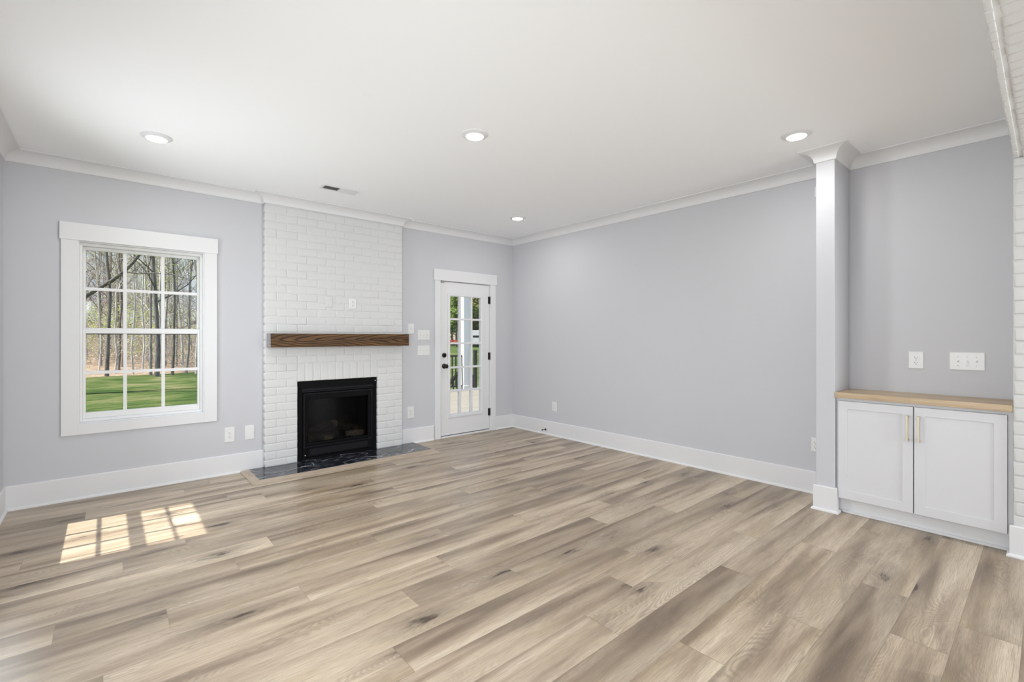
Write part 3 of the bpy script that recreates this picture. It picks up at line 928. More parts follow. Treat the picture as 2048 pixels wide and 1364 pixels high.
# ------------------------------------------------------------------ brick pier and header of the opening on the right
PX, PY0, PY1, SO = -0.390, -5.040, -5.46, 2.390
rngp = random.Random(21)
mb = MB()
mpp = lambda a, b, d: (PX + 0.06 - d, -a, b)          # faces -x; a = -y
for k in range(0, 30):
    zlo, zhi = 0.006 + 0.0805*k, 0.006 + 0.0805*(k+1)
    zlo = max(zlo, 0.15); zhi = min(zhi, SO + 0.004)
    if zhi - zlo < 0.02: continue
    e = [5.040, 5.14, 5.34, 5.46] if k % 2 else [5.040, 5.24, 5.46]
    sh = rngp.uniform(-0.004, 0.006)
    for i in range(len(e)-1):
        brick(mb, mpp, e[i] - (0.004 - sh if i == 0 else 0), e[i+1], zlo, zhi, 0.0, 0.06 + rngp.uniform(-0.002, 0.003), rngp)
mb.box(PX + 0.005, -0.001, PY1 + 0.004, PY0 + 0.004, 0.0, SO + 0.1)
# header: face bricks along the beam, thin edge course below, then bricks laid across the soffit
mph = lambda a, b, d: (a, b, SO - d + 0.03)
x = -0.385
i = 0
while x > -W:
    wv_ = 0.0805
    brick(mb, mph, x - wv_, x, -5.063, -5.037 + rngp.uniform(-0.002, 0.002), 0.0, 0.03 + rngp.uniform(-0.002, 0.002), rngp, na=3, nb=2, gap=0.003)
    cuts = [-5.070, -5.27, -5.46] if i % 2 else [-5.070, -5.17, -5.37, -5.46]
    for j in range(len(cuts)-1):
        brick(mb, mph, x - wv_, x, cuts[j+1], cuts[j], 0.0, 0.028 + rngp.uniform(-0.002, 0.002), rngp, na=3, nb=4, gap=0.0035)
    x -= wv_; i += 1
mb.box(-W + 0.001, -0.001, -5.456, -5.040, SO + 0.006, H + 0.002)
mpf = lambda a, b, d: (a, -5.040 + d, b)
for k in range(4):
    zlo = SO + 0.03 + 0.0805*k; zhi = min(zlo + 0.0805, H)
    x = -0.10 - (0.1 if k % 2 else 0)
    while x > -W + 0.25:
        brick(mb, mpf, x - 0.2, x, zlo, zhi, -0.02, 0.006, rngp, na=3)
        x -= 0.2
obj('wall_opening', mb, M['brick'], kind='structure')
sweep([bp, bp], [(-0.345, -5.0355), (PX + 0.002, -5.0355), (PX + 0.002, -5.46)], base)
sweep([bp, bp], [(-0.345, -5.0355), (PX + 0.002, -5.0355), (PX + 0.002, -5.46)], shoe)
obj('baseboard_opening', bp, M['trim'], kind='structure', sharp=0.3)

# ------------------------------------------------------------------ built-in cabinet and worktop
cab = thing('built_in_cabinet', 'white two-door shaker cabinet built into the alcove between column and brick pier', 'cabinet', (-0.2, -4.58, 0.0))
CY0, CY1 = -5.0335, -4.1245
mb = MB()
mb.box(-0.345, -0.004, CY0, CY1, 0.108, 0.864)
mb.box(-0.350, -0.345, CY0, -5.014, 0.108, 0.864); mb.box(-0.350, -0.345, -4.136, CY1, 0.108, 0.864)
mb.box(-0.350, -0.345, -5.014, -4.136, 0.846, 0.864)
obj('body', mb, M['cabinet'], cab)
mb = MB()
mb.box(-0.298, -0.006, CY0, CY1, 0.0, 0.108)
mb.box(-0.316, -0.298, CY0 + 0.012, CY1 - 0.030, 0.0, 0.016)
obj('toe_kick', mb, M['trim'], cab, bevel=0.003)
def shaker(y0, y1, z0, z1):
    mb = MB()
    s, b0, b1 = 0.056, -0.3705, -0.3515
    o_, i_ = [(y0, z0), (y1, z0), (y1, z1), (y0, z1)], [(y0 + s, z0 + 0.062), (y1 - s, z0 + 0.062), (y1 - s, z1 - s), (y0 + s, z1 - s)]
    v = [(x, y, z) for x in (b0, b1) for (y, z) in o_ + i_]
    f = []
    for k in range(4):
        n_ = (k + 1) % 4
        f += [(k, n_, 4 + n_, 4 + k), (8 + k, 8 + n_, 12 + n_, 12 + k), (k, n_, 8 + n_, 8 + k), (4 + k, 4 + n_, 12 + n_, 12 + k)]
    mb.add(v, f)
    d = obj('door', mb, M['cabinet'], cab, bevel=0.0012)
    mb = MB(); mb.box(-0.364, -0.353, y0 + s - 0.001, y1 - s + 0.001, z0 + 0.061, z1 - s + 0.001)
    obj('door_panel', mb, M['cabinet'], d)
    return d
dl = shaker(-4.570, -4.141, 0.120, 0.843)
dr = shaker(-5.010, -4.577, 0.120, 0.843)
for d, y in ((dl, -4.543), (dr, -4.602)):
    mb = MB()
    mb.box(-0.405, -0.396, y - 0.0055, y + 0.0055, 0.612, 0.786)
    for zz in (0.620, 0.778): mb.box(-0.398, -0.3700, y - 0.006, y + 0.006, zz - 0.007, zz + 0.007)
    obj('handle', mb, M['brass'], d, bevel=0.0015)
mb = MB(); mb.box(-0.388, -0.001, -5.0345, -4.1238, 0.866, 0.906)
tag(obj('wooden_worktop', mb, M['counter'], bevel=0.002), 'pale butcher block worktop on the white alcove cabinet', 'worktop')

# ------------------------------------------------------------------ wall plates (own coordinates: face looks along -y)
def plate_box(w, h):
    mb = MB()
    t, c = 0.0065, 0.005
    v = []
    for (hw, hh, y) in ((w/2, h/2, 0), (w/2, h/2, -0.002), (w/2 - c, h/2 - c, -t)):
        v += [(-hw, y, -hh), (hw, y, -hh), (hw, y, hh), (-hw, y, hh)]
    f = [(3, 2, 1, 0), (8, 9, 10, 11)]
    for r in range(2):
        for k in range(4): f.append((r*4+k, r*4+(k+1) % 4, r*4+4+(k+1) % 4, r*4+4+k))
    mb.add(v, f)
    return mb
def oval(rx, rz, y0, y1, cz=0, cut=0.0, n=20):
    pts = []
    for k in range(n):
        a = 2*math.pi*k/n
        z = max(-rz + cut, min(rz - cut, rz*math.sin(a)))
        pts.append((rx*math.cos(a), z + cz))
    mb = MB()
    v = [(x, y0, z) for x, z in pts] + [(x, y1, z) for x, z in pts]
    mb.add(v, [tuple(range(n)), tuple(reversed(range(n, 2*n)))] + [(i, (i+1) % n, (i+1) % n + n, i + n) for i in range(n)])
    return mb
def add_screw(root, x, z):
    mb = MB(); mb.lathe([(0.0034, 0.004), (0.0034, 0.0072), (0.002, 0.0080)], (x, 0, z), '-y', 10)
    obj('screw', mb, M['screw'], root)
def outlet(loc, rotz, label, w=0.088, h=0.126):
    r = thing('electrical_outlet', label, 'outlet', loc, world_coords=False)
    obj('cover_plate', plate_box(w, h), M['plate'], r)
    for cz in (0.0195, -0.0195):
        rc = obj('receptacle', oval(0.0172, 0.0165, -0.006, -0.0088, cz, 0.003), M['plate'], r)
        mb = MB()
        mb.box(-0.0078, -0.0054, -0.0092, -0.0086, cz - 0.001, cz + 0.0075)
        mb.box(0.0054, 0.0078, -0.0092, -0.0086, cz + 0.0005, cz + 0.0070)
        mb.lathe([(0.0030, 0.0086), (0.0030, 0.0092)], (0, 0, cz - 0.0085), '-y', 10)
        obj('socket_slots', mb, M['slot'], rc)
    add_screw(r, 0, 0)
    r.rotation_euler = (0, 0, rotz)
    return r
def switch(loc, rotz, label, gangs, w, h=0.126, name='light_switch'):
    r = thing(name, label, 'switch', loc, world_coords=False)
    obj('cover_plate', plate_box(w, h), M['plate'], r)
    for g in range(gangs):
        x = (g - (gangs-1)/2)*0.0460
        mb = oval(0.0062, 0.0125, -0.006, -0.0075, 0, 0.001, 16)
        b = obj('toggle_bezel', mb, M['toggle'], r)
        b.location.x = x
        up = (g*7 + gangs) % 2
        s = 1 if up else -1
        mb = MB()
        mb.add([(-0.004, -0.006, -0.008*s), (0.004, -0.006, -0.008*s), (0.004, -0.006, 0.008*s), (-0.004, -0.006, 0.008*s),
                (-0.0032, -0.0175, 0.003*s), (0.0032, -0.0175, 0.003*s), (0.0032, -0.0175, 0.010*s), (-0.0032, -0.0175, 0.010*s)],
               [(0,1,2,3), (4,5,6,7), (0,1,5,4), (1,2,6,5), (2,3,7,6), (3,0,4,7)])
        t = obj('toggle', mb, M['toggle'], r)
        t.location.x = x
        for z in (0.030, -0.030): add_screw(r, x, z)
    r.rotation_euler = (0, 0, rotz)
    return r
def blank(loc, rotz, label, w=0.085, h=0.145, m_='plate'):
    r = thing('blank_plate', label, 'wall plate', loc, world_coords=False)
    obj('cover_plate', plate_box(w, h), M[m_], r)
    ins_ = MB(); ins_.box(-w/2 + 0.016, w/2 - 0.016, -0.0075, -0.005, -h/2 + 0.016, h/2 - 0.016)
    obj('raised_panel', ins_, M[m_], r, bevel=0.001)
    r.rotation_euler = (0, 0, rotz)
    return r
RB = -math.pi/2
outlet((-3.613, 0, 0.376), 0, 'white duplex outlet on the back wall right below the window corner', 0.086, 0.145)
blank((-3.442, 0, 0.377), 0, 'white blank cover plate low on the wall left of the brick chimney', 0.083, 0.140)
blank((-2.690, BY - 0.0005, 1.700), 0, 'white painted blank plate on the brick above the mantel', 0.072, 0.118, 'brick')
outlet((-2.428, BY - 0.0005, 1.690), 0, 'white duplex outlet on the brick above the mantel', 0.082, 0.118)
switch((-1.668, 0, 1.420), 0, 'single white switch plate just above the right end of the mantel', 1, 0.086, 0.128)
switch((-1.488, 0, 1.343), 0, 'upper white three-gang switch plate left of the glazed door', 3, 0.172, 0.127)
switch((-1.488, 0, 1.147), 0, 'lower white three-gang switch plate left of the glazed door', 3, 0.172, 0.127)
outlet((-1.672, 0, 0.385), 0, 'white duplex outlet low on the wall between brick chimney and door', 0.092, 0.145)
outlet((0, -0.850, 0.390), RB, 'white duplex outlet low on the long right wall near the far corner', 0.088, 0.126)
outlet((0, -3.890, 0.410), RB, 'white duplex outlet on the long wall half hidden behind the column', 0.070, 0.120)
outlet((0, -4.534, 1.148), RB, 'white duplex outlet on the alcove wall above the wooden worktop', 0.088, 0.127)
switch((0, -4.804, 1.150), RB, 'wide white three-toggle switch plate on the alcove wall by the brick pier', 3, 0.180, 0.126)
r = thing('chime_box', 'small white box high on the long wall behind the column', 'wall box', (0, -3.95, 2.53), world_coords=False)
mb = MB(); mb.box(-0.065, 0.065, -0.012, 0.0, -0.048, 0.048)
obj('back_plate', mb, M['plate'], r, bevel=0.003)
mb = MB(); mb.box(-0.062, 0.062, -0.036, -0.012, -0.045, 0.045)
obj('cover', mb, M['plate'], r, bevel=0.006)
r.rotation_euler = (0, 0, RB)

ds = thing('door_stop', 'small dark door stop sticking out of the right baseboard', 'door stop', (-0.015, -0.70, 0.067))
mb = MB(); mb.lathe([(0.013, 0.0), (0.013, 0.004), (0.008, 0.008)], (-0.015, -0.70, 0.067), '-x', 16)
obj('mount', mb, M['bronze'], ds)
mb = MB(); mb.lathe([(0.0045, 0.007), (0.004, 0.062)], (-0.015, -0.70, 0.067), '-x', 12)
obj('rod', mb, M['bronze'], ds)
mb = MB(); mb.lathe([(0.006, 0.058), (0.0085, 0.060), (0.0085, 0.070), (0.006, 0.073)], (-0.015, -0.70, 0.067), '-x', 14)
obj('bumper', mb, M['tyre'], ds)

# ------------------------------------------------------------------ ceiling lamps and register
def ceiling_lamp(loc, label):
    r = thing('recessed_light', label, 'ceiling light', loc, 'recessed ceiling lights', world_coords=False)
    mb = MB(); mb.lathe([(0.094, 0.0), (0.094, -0.003), (0.090, -0.006), (0.066, -0.016), (0.062, -0.016)], (0, 0, 0), 'z', 40)
    obj('trim_ring', mb, M['trim'], r)
    mb = MB(); mb.lathe([(0.062, -0.012), (0.062, -0.0165), (0.058, -0.020), (0.040, -0.023), (0.010, -0.0245)], (0, 0, 0), 'z', 40)
    obj('lens', mb, M['lamp'], r)
    d = bpy.data.lights.new('lamp_glow', 'AREA')
    d.shape = 'DISK'; d.size = 0.11; d.energy = LAMP_POWER; d.color = (1.0, 0.985, 0.955)
    lo = bpy.data.objects.new('lamp_glow', d); link(lo, r); lo.location = (0, 0, -0.028)
    return r
ceiling_lamp((-4.240, -1.015, H), 'round white ceiling light above the left window end of the room')
ceiling_lamp((-2.553, -2.530, H), 'round white ceiling light alone in the middle of the ceiling')
ceiling_lamp((-0.840, -4.012, H), 'round white ceiling light nearest the column on the right')
ceiling_lamp((-0.810, -1.020, H), 'small round ceiling light in front of the far corner')
ceiling_lamp((-4.240, -4.012, H), 'round white ceiling light nearest the brick header and the left wall')

vt = thing('ceiling_register', 'white slotted air register in the ceiling before the chimney breast', 'air vent', (-2.81, -0.69, H))
mb = MB(); vx0, vx1, vy0, vy1 = -2.985, -2.637, -0.757, -0.618
ring_ = [(vx0, vx1, vy0, vy0 + 0.022), (vx0, vx1, vy1 - 0.022, vy1)]
for q in ring_: mb.box(q[0], q[1], q[2], q[3], H - 0.006, H)
mb.box(vx0, vx0 + 0.024, vy0 + 0.022, vy1 - 0.022, H - 0.006, H); mb.box(vx1 - 0.024, vx1, vy0 + 0.022, vy1 - 0.022, H - 0.006, H)
mb.box(-2.818, -2.804, vy0 + 0.022, vy1 - 0.022, H - 0.006, H)
obj('frame', mb, M['trim'], vt, bevel=0.002)
mb = MB(); mb.box(vx0 + 0.01, vx1 - 0.01, vy0 + 0.01, vy1 - 0.01, H - 0.0012, H - 0.0004)
obj('duct_opening', mb, M['slot'], vt)
for side, (xa, xb, s) in enumerate(((vx0 + 0.026, -2.820, -1), (-2.802, vx1 - 0.026, 1))):
    n = 13
    for i in range(n):
        x = xa + (xb - xa)*(i + 0.5)/n
        mb = MB()
        dx = 0.0052*s
        a = [(x - dx, vy0 + 0.022, H - 0.0010), (x + dx, vy0 + 0.022, H - 0.0075), (x + dx, vy1 - 0.022, H - 0.0075), (x - dx, vy1 - 0.022, H - 0.0010)]
        b = [(p[0] + 0.0012, p[1], p[2] + 0.0006) for p in a]
        mb.add(a + b, [(0,1,2,3), (4,5,6,7), (0,1,5,4), (1,2,6,5), (2,3,7,6), (3,0,4,7)])
        obj('slat', mb, M['trim'], vt)

# ------------------------------------------------------------------ outside: ground
EDGE = [(-90, 12), (-20, 17.0), (-5.2, 19.6), (-2.8, 20.2), (-1.1, 21.4), (6, 27), (14, 46), (26, 66), (60, 80), (110, 84)]
def edge_y(x):
    for (x0, y0), (x1, y1) in zip(EDGE, EDGE[1:]):
        if x0 <= x <= x1: return y0 + (y1-y0)*(x-x0)/(x1-x0)
    return EDGE[-1][1]
def ground(x, y):
    z = -0.52 + 0.019*max(0, y - 12)
    e = edge_y(x)
    if y > e: z += 0.022*(y - e)
    return z + 0.07*math.sin(x*0.31 + y*0.17)*min(1, max(0, (y - 6)/10))
def strip(ya, yb, nx, ny, x0=-90, x1=110):
    mb = MB()
    v, f = [], []
    for i in range(nx + 1):
        x = x0 + (x1-x0)*i/nx
        for j in range(ny + 1):
            t = j/ny
            a, b = ya(x), yb(x)
            y = a + (b-a)*t
            v.append((x, y, ground(x, y)))
    for i in range(nx):
        for j in range(ny):
            a = i*(ny+1) + j
            f.append((a, a + ny + 1, a + ny + 2, a + 1))
    mb.add(v, f, 0, True)
    return mb
obj('lawn', strip(lambda x: -40, lambda x: edge_y(x) + 0.3, 200, 60), M['grass'], kind='structure')
obj('forest_floor', strip(lambda x: edge_y(x) - 0.1, lambda x: 150, 200, 50), M['litter'], kind='structure')

# ------------------------------------------------------------------ outside: trees
def tree_mesh(seed, height, r0, lean=0.05, first=0.35, nb=14, spread=0.22, twig=3, sides=7, curve=0.5):
    rg = random.Random(seed)
    mb = MB()
    tips = []
    pts, rad = [], []
    dx, dy = rg.uniform(-lean, lean), rg.uniform(-lean, lean)
    x = y = 0.0
    n = 12
    for i in range(n + 1):
        t = i/n
        pts.append(Vector((x, y, height*t - (0.25 if i == 0 else 0)))); rad.append(r0*(1.25 if i == 0 else 1)*(1 - 0.86*t) + 0.008)
        x += dx*height/n + rg.uniform(-1, 1)*curve*0.16; y += dy*height/n + rg.uniform(-1, 1)*curve*0.16
    mb.tube(pts, rad, sides, 0, False)
    def grow(p, d, ln, r, depth):
        q = [p]; rr = [r]
        cur = p.copy(); dd = d.copy()
        steps = 5 if depth == 0 else (4 if depth == 1 else 2)
        for i in range(steps):
            dd = (dd + Vector((rg.uniform(-1, 1), rg.uniform(-1, 1), rg.uniform(-0.4, 0.9)))*0.22).normalized()
            cur = cur + dd*ln/steps
            q.append(cur.copy()); rr.append(max(0.003, r*(1 - 0.85*(i+1)/steps)))
        mb.tube(q, rr, 5 if depth == 0 else 3, 0, False)
        if depth >= 1: tips.append(q[-1]); tips.append(q[len(q)//2])
        if depth < 2:
            k = 5 if depth == 0 else twig
            for _ in range(k):
                i = rg.randint(1, steps)
                dv = (dd + Vector((rg.uniform(-1, 1), rg.uniform(-1, 1), rg.uniform(-0.5, 0.9)))*0.9).normalized()
                grow(q[i], dv, ln*rg.uniform(0.35, 0.6), rr[i]*0.6 + 0.002, depth + 1)
    for b in range(nb):
        t = first + (0.97 - first)*b/max(1, nb - 1)
        f = t*n; i = min(n - 1, int(f)); p = pts[i].lerp(pts[i+1], f - i)
        a = rg.uniform(0, 2*math.pi)
        up = rg.uniform(0.25, 1.0)
        d = Vector((math.cos(a), math.sin(a), up)).normalized()
        grow(p, d, height*spread*(1.1 - t)*rg.uniform(0.7, 1.2) + 0.5, r0*(1 - 0.8*t)*0.42 + 0.006, 0)
    return mb, tips
def leaf_mesh(tips, seed, per=6, size=0.12, spread=0.35, frac=0.6, zmax=None):
    rg = random.Random(seed)
    mb = MB()
    for p in tips:
        if rg.random() > frac or (zmax is not None and p.z > zmax): continue
        for _ in range(per):
            c = p + Vector((rg.gauss(0, spread), rg.gauss(0, spread), rg.gauss(0, spread*0.6)))
            a = Vector((rg.uniform(-1, 1), rg.uniform(-1, 1), rg.uniform(-1, 1))).normalized()*size*rg.uniform(0.6, 1.3)
            b = a.orthogonal().normalized()*size*0.6
            mb.add([c - a, c + b, c + a, c - b], [(0, 1, 2, 3)])
    return mb

def plant(proto, x, y, s, rz, label=None, group=None, first=False):
    o = proto if first else copy_tree(proto)
    o.location = (x, y, ground(x, y)); o.scale = (s, s, s); o.rotation_euler = (0, 0, rz)
    if label: o['label'] = label
    if group: o['group'] = group
    return o
def make_tree(name, label, seed, height, r0, bark_, leafm=None, leaf_kw=None, **kw):
    t = thing(name, label, 'tree', (0, 0, 0), world_coords=False)
    mb, tips = tree_mesh(seed, height, r0, **kw)
    obj('trunk', mb, M[bark_], t, recalc=False)
    if leafm: obj('foliage', leaf_mesh(tips, seed + 5, **(leaf_kw or {})), M[leafm], t, recalc=False)
    return t

def cam_ground(u, depth):
    """World point on the ground seen in picture column u at the given depth in front of the camera."""
    r = (u - 1024)/933.98
    s, c = math.sin(0.7143), math.cos(0.7143)
    return (-4.5063 + depth*(s + r*c), -5.1833 + depth*(c - r*s))

WOOD = 'bare trees of the wood beyond the lawn'
SPEC = [  # name, column in the window view, depth, trunk radius, height, bark, leaves, label
    ('dark_trunk_tree', 213, 19.1, 0.058, 13, 'bark_dark', None, 'thickest dark trunk at the wood edge in the left window panes', dict(lean=0.004, first=0.5, nb=9)),
    ('slim_tree', 197, 20.8, 0.025, 10, 'bark_pale', None, 'slim pale trunk just left of the thick dark one', dict(lean=0.02, first=0.4, nb=9)),
    ('slim_tree', 204, 23.0, 0.028, 11, 'bark_grey', None, 'slim grey trunk close behind the thick dark one on its left', dict(lean=0.02, first=0.4, nb=9)),
    ('slim_tree', 229, 20.0, 0.030, 10, 'bark_pale', None, 'pale slim crooked trunk just right of the thick dark one', dict(lean=0.02, first=0.35, nb=10, curve=1.0)),
    ('slim_tree', 237, 21.6, 0.038, 12, 'bark_dark', None, 'dark trunk second to the right of the thick dark one', dict(lean=0.02, first=0.4, nb=9)),
    ('slim_tree', 244, 23.0, 0.041, 12, 'bark_red', None, 'reddish brown trunk left of the first window muntin', dict(lean=0.02, first=0.4, nb=9)),
    ('slim_tree', 267, 20.0, 0.030, 12, 'bark_pale', 'leaf_spring', 'pale birch-like trunk in the middle lower panes', dict(lean=0.03, first=0.35, nb=10)),
    ('slim_tree', 284, 21.2, 0.030, 12, 'bark_pale', 'leaf_spring', 'straight pale trunk near the centre of the window', dict(lean=0.01, first=0.4, nb=9)),
    ('vine_clad_tree', 313, 19.5, 0.076, 14, 'bark_dark', 'leaf_spring', 'broad dark trunk with spring leaves left of the second muntin', dict(lean=0.005, first=0.22, nb=18)),
    ('twin_tree', 301, 20.1, 0.048, 14, 'bark_grey', None, 'grey twin trunk standing against the broad leafy trunk', dict(lean=0.004, first=0.4, nb=9)),
    ('slim_tree', 344, 20.4, 0.043, 12, 'bark_dark', None, 'dark trunk left in the right hand panes', dict(lean=0.01, first=0.4, nb=10)),
    ('leaning_tree', 371, 21.2, 0.046, 12, 'bark_grey', None, 'grey trunk leaning to the left in the right hand panes', dict(lean=0.06, first=0.35, nb=11)),
    ('slim_tree', 392, 21.2, 0.041, 12, 'bark_pale', None, 'pale grey trunk at the right edge of the window', dict(lean=0.01, first=0.4, nb=9)),
    ('slim_tree', 331, 24.6, 0.030, 12, 'bark_grey', 'leaf_spring', 'thin grey trunk with spring leaves beside the second muntin', dict(lean=0.02, first=0.3, nb=12)),
]
for i, (nm, u, dep, r0, hgt, bk, lf, lab, kw) in enumerate(SPEC):
    t = make_tree(nm, lab, 100 + i, hgt, r0, bk, lf, dict(per=14, size=0.040, spread=0.35, frac=0.4, zmax=8), **kw)
    x, y = cam_ground(u, dep)
    t.location = (x, y, ground(x, y))
    t['group'] = WOOD

# near tree whose bough crosses the upper panes
nt_ = thing('bough_tree', 'nearest tree reaching a long dark bough across the upper window panes', 'tree', (-6.6, 14.4, ground(-6.6, 14.4)))
zb = ground(-6.6, 14.4)
mb = MB()
mb.tube([(-6.6, 14.4, zb - 0.2), (-6.55, 14.4, 1.0), (-6.45, 14.3, 3.0), (-6.6, 14.3, 6.0), (-6.5, 14.4, 9.5)], [0.17, 0.14, 0.125, 0.10, 0.05], 10, 0, False)
obj('trunk', mb, M['bark_dark'], nt_)
mb = MB()
mb.tube([(-6.5, 14.3, 1.7), (-5.7, 14.1, 2.15), (-4.98, 13.76, 2.55), (-4.67, 13.49, 2.80), (-4.38, 13.24, 3.02), (-4.12, 13.01, 3.28), (-3.93, 12.85, 3.53), (-3.75, 12.69, 3.83), (-3.45, 12.5, 4.4), (-3.2, 12.4, 5.2)],
        [0.085, 0.072, 0.062, 0.056, 0.052, 0.048, 0.044, 0.040, 0.03, 0.015], 8, 0, False)
obj('bough', mb, M['bark_dark'], nt_)
mb = MB()
mb.tube([(-4.12, 13.01, 3.28), (-3.80, 12.75, 3.22), (-3.53, 12.5, 3.23), (-3.24, 12.25, 3.22), (-2.97, 12.01, 3.17), (-2.69, 11.77, 3.07), (-2.52, 11.62, 3.14)], [0.026, 0.022, 0.019, 0.016, 0.013, 0.010, 0.005], 6, 0, False)
rg = random.Random(77)
for i in range(26):
    t = rg.random()
    p = Vector((-4.98, 13.76, 2.55)).lerp(Vector((-3.75, 12.69, 3.83)), t) if i % 2 else Vector((-4.0, 12.9, 3.26)).lerp(Vector((-2.52, 11.62, 3.12)), t)
    d = Vector((rg.uniform(-1, 1), rg.uniform(-0.6, 0.6), rg.uniform(-0.5, 1.1))).normalized()
    q = p + d*rg.uniform(0.3, 0.8)
    mb.tube([p, p.lerp(q, 0.5) + Vector((0, 0, rg.uniform(-0.08, 0.08))), q], [0.008, 0.006, 0.002], 3, 0, False)
obj('side_branches', mb, M['bark_dark'], nt_)
mb = MB()
mb = leaf_mesh([Vector((rg.uniform(-5.2, -4.0), rg.uniform(12.6, 13.9), rg.uniform(2.6, 3.9))) for _ in range(70)], 5, per=3, size=0.018, spread=0.18, frac=1.0)
obj('russet_buds', mb, M['leaf_orange'], nt_)['kind'] = 'stuff'

# the rest of the wood: copies of six trees
PROT = []
PSPEC = [('bark_grey', None), ('bark_pale', None), ('bark_red', None), ('bark_grey', None), ('bark_grey', 'leaf_spring'), ('bark_pale', None)]
for i, (bk, lf) in enumerate(PSPEC):
    PROT.append(make_tree('woodland_tree', 'slender bare tree deep in the wood beyond the lawn' if not lf else 'slender tree in early spring leaf deep in the wood', 300 + i, 11 + i % 3, 0.040 + 0.014*(i % 3), bk, lf,
                          dict(per=10, size=0.045, spread=0.45, frac=0.22, zmax=9), lean=0.03, first=0.14, nb=17, twig=3, sides=5))
rg = random.Random(5)
count = 0
used = set()
for k in range(76):
    dep = 22.5 + 38*(k/76)**1.1
    u = rg.uniform(120, 440)
    x, y = cam_ground(u, dep)
    if y < edge_y(x) + 1.5: continue
    i = rg.randint(0, 5)
    plant(PROT[i], x, y, rg.uniform(0.8, 1.25), rg.uniform(0, 6.28), group='slender trees deep in the wood', first=(i not in used))
    used.add(i)

for k in range(64):                                  # the wood goes on to both sides of what the window frames
    dep = 23 + 34*(k/64)
    u = rg.uniform(-380, 110) if k % 3 else rg.uniform(450, 600)
    x, y = cam_ground(u, dep)
    if y < edge_y(x) + 1.5: continue
    plant(PROT[rg.randint(0, 5)], x, y, rg.uniform(0.8, 1.25), rg.uniform(0, 6.28), group='slender trees deep in the wood')

# understorey saplings and brush: nobody could count the twigs
mb = MB()
rg = random.Random(9)
for k in range(760):
    dep = 21.5 + 26*rg.random()
    x, y = cam_ground(rg.uniform(110, 450) if k < 520 else rg.uniform(-380, 110), dep)
    if y < edge_y(x) + 0.5: continue
    z = ground(x, y)
    hgt = rg.uniform(0.7, 3.2)
    for _ in range(9):
        a = rg.uniform(0, 6.28)
        p = Vector((x + rg.gauss(0, 0.5), y + rg.gauss(0, 0.5), z + rg.uniform(0, hgt)))
        q = p + Vector((math.cos(a)*rg.uniform(0.3, 1.0), math.sin(a)*rg.uniform(0.3, 1.0), rg.uniform(0.1, 1.1)))
        mid = p.lerp(q, 0.5) + Vector((rg.gauss(0, 0.08), rg.gauss(0, 0.08), rg.gauss(0, 0.08)))
        mb.tube([p, mid, q], [0.010, 0.008, 0.003], 3, 0, False)
tag(obj('undergrowth', mb, M['twig'], recalc=False), 'tangle of bare brush and saplings under the trees of the wood', 'undergrowth', kind='stuff')
mb = MB()
for k in range(150):
    dep = 23 + 24*rg.random()
    x, y = cam_ground(rg.uniform(110, 450), dep)
    if y < edge_y(x) + 0.8: continue
    z = ground(x, y) + rg.uniform(0.6, 3.0)
    t_ = leaf_mesh([Vector((x, y, z))], k, per=70, size=0.040, spread=0.42, frac=1.0)
    mb.add(t_.v, t_.f)
tag(obj('understorey_leaves', mb, M['leaf_spring'], recalc=False), 'light green spring leaves scattered through the wood understorey', 'foliage', kind='stuff')

# leafy trees seen through the door
DT = [('leaf_green', 912, 62, 9.5, 'dense green tree behind the red cart seen in the upper left door panes'), ('leaf_yellow', 905, 70, 12, 'yellow green tree rising in the upper left door panes'),
      ('leaf_purple', 955, 74, 13, 'dark purplish tree rising in the upper right door panes'), ('leaf_yellow', 951, 66, 7.0, 'low yellow green tree right behind the white van'),
      ('leaf_green', 925, 78, 13, 'tall green tree behind the white porch post'), ('leaf_green', 975, 72, 12, 'green tree right of the purplish one beyond the van')]
LEAFY = []
for i, (lf, u, dep, hgt, lab) in enumerate(DT):
    t = make_tree('leafy_tree', lab, 500 + i, hgt, 0.16, 'bark_grey', lf, dict(per=10, size=0.20, spread=0.5, frac=1.0), lean=0.02, first=0.10, nb=22, spread=0.25, twig=3, sides=6)
    x, y = cam_ground(u, dep)
    t.location = (x, y, ground(x, y)); t['group'] = 'leafy trees across the side lawn'
    LEAFY.append(t)
for k in range(16):
    u = 800 + 26*k + (0 if k < 4 else 60)
    o = copy_tree(LEAFY[k % 6])
    x, y = cam_ground(u, 70 + 9*(k % 3))
    o.location = (x, y, ground(x, y)); o.rotation_euler = (0, 0, 1.3*k)
    o['label'] = 'leafy tree in the row that closes the far side lawn'

# ------------------------------------------------------------------ outside: deck, railing, porch post, vehicle, cart
dk = thing('deck', 'pale timber deck outside the glazed door', 'deck', (1.0, 2.7, -0.3))
n = 36
for i in range(n):
    ya = 0.17 + i*0.142
    mb = MB(); mb.box(-2.2, 6.0, ya, ya + 0.137, -0.115, -0.080)
    obj('deck_board', mb, M['deck'], dk)
mb = MB(); mb.box(-2.2, 6.0, 5.26, 5.30, -0.40, -0.117); mb.box(-2.2, 6.0, 0.17, 0.21, -0.40, -0.117); mb.box(-2.2, -2.16, 0.21, 5.26, -0.40, -0.117)
for xx in (-2.0, 0.5, 3.0, 5.5):
    for yy in (0.6, 5.0): mb.box(xx - 0.07, xx + 0.07, yy - 0.07, yy + 0.07, -1.0, -0.117)
obj('deck_frame', mb, M['deck'], dk)
pp = thing('porch_post', 'square white porch post at the outer edge of the deck', 'post', (2.72, 5.09, -0.08))
mb = MB(); mb.box(2.635, 2.815, 5.00, 5.18, -0.08, 2.70)
obj('shaft', mb, M['post'], pp, bevel=0.006)
mb = MB(); mb.box(2.620, 2.830, 4.985, 5.195, -0.08, 0.02)
obj('base', mb, M['post'], pp, bevel=0.004)
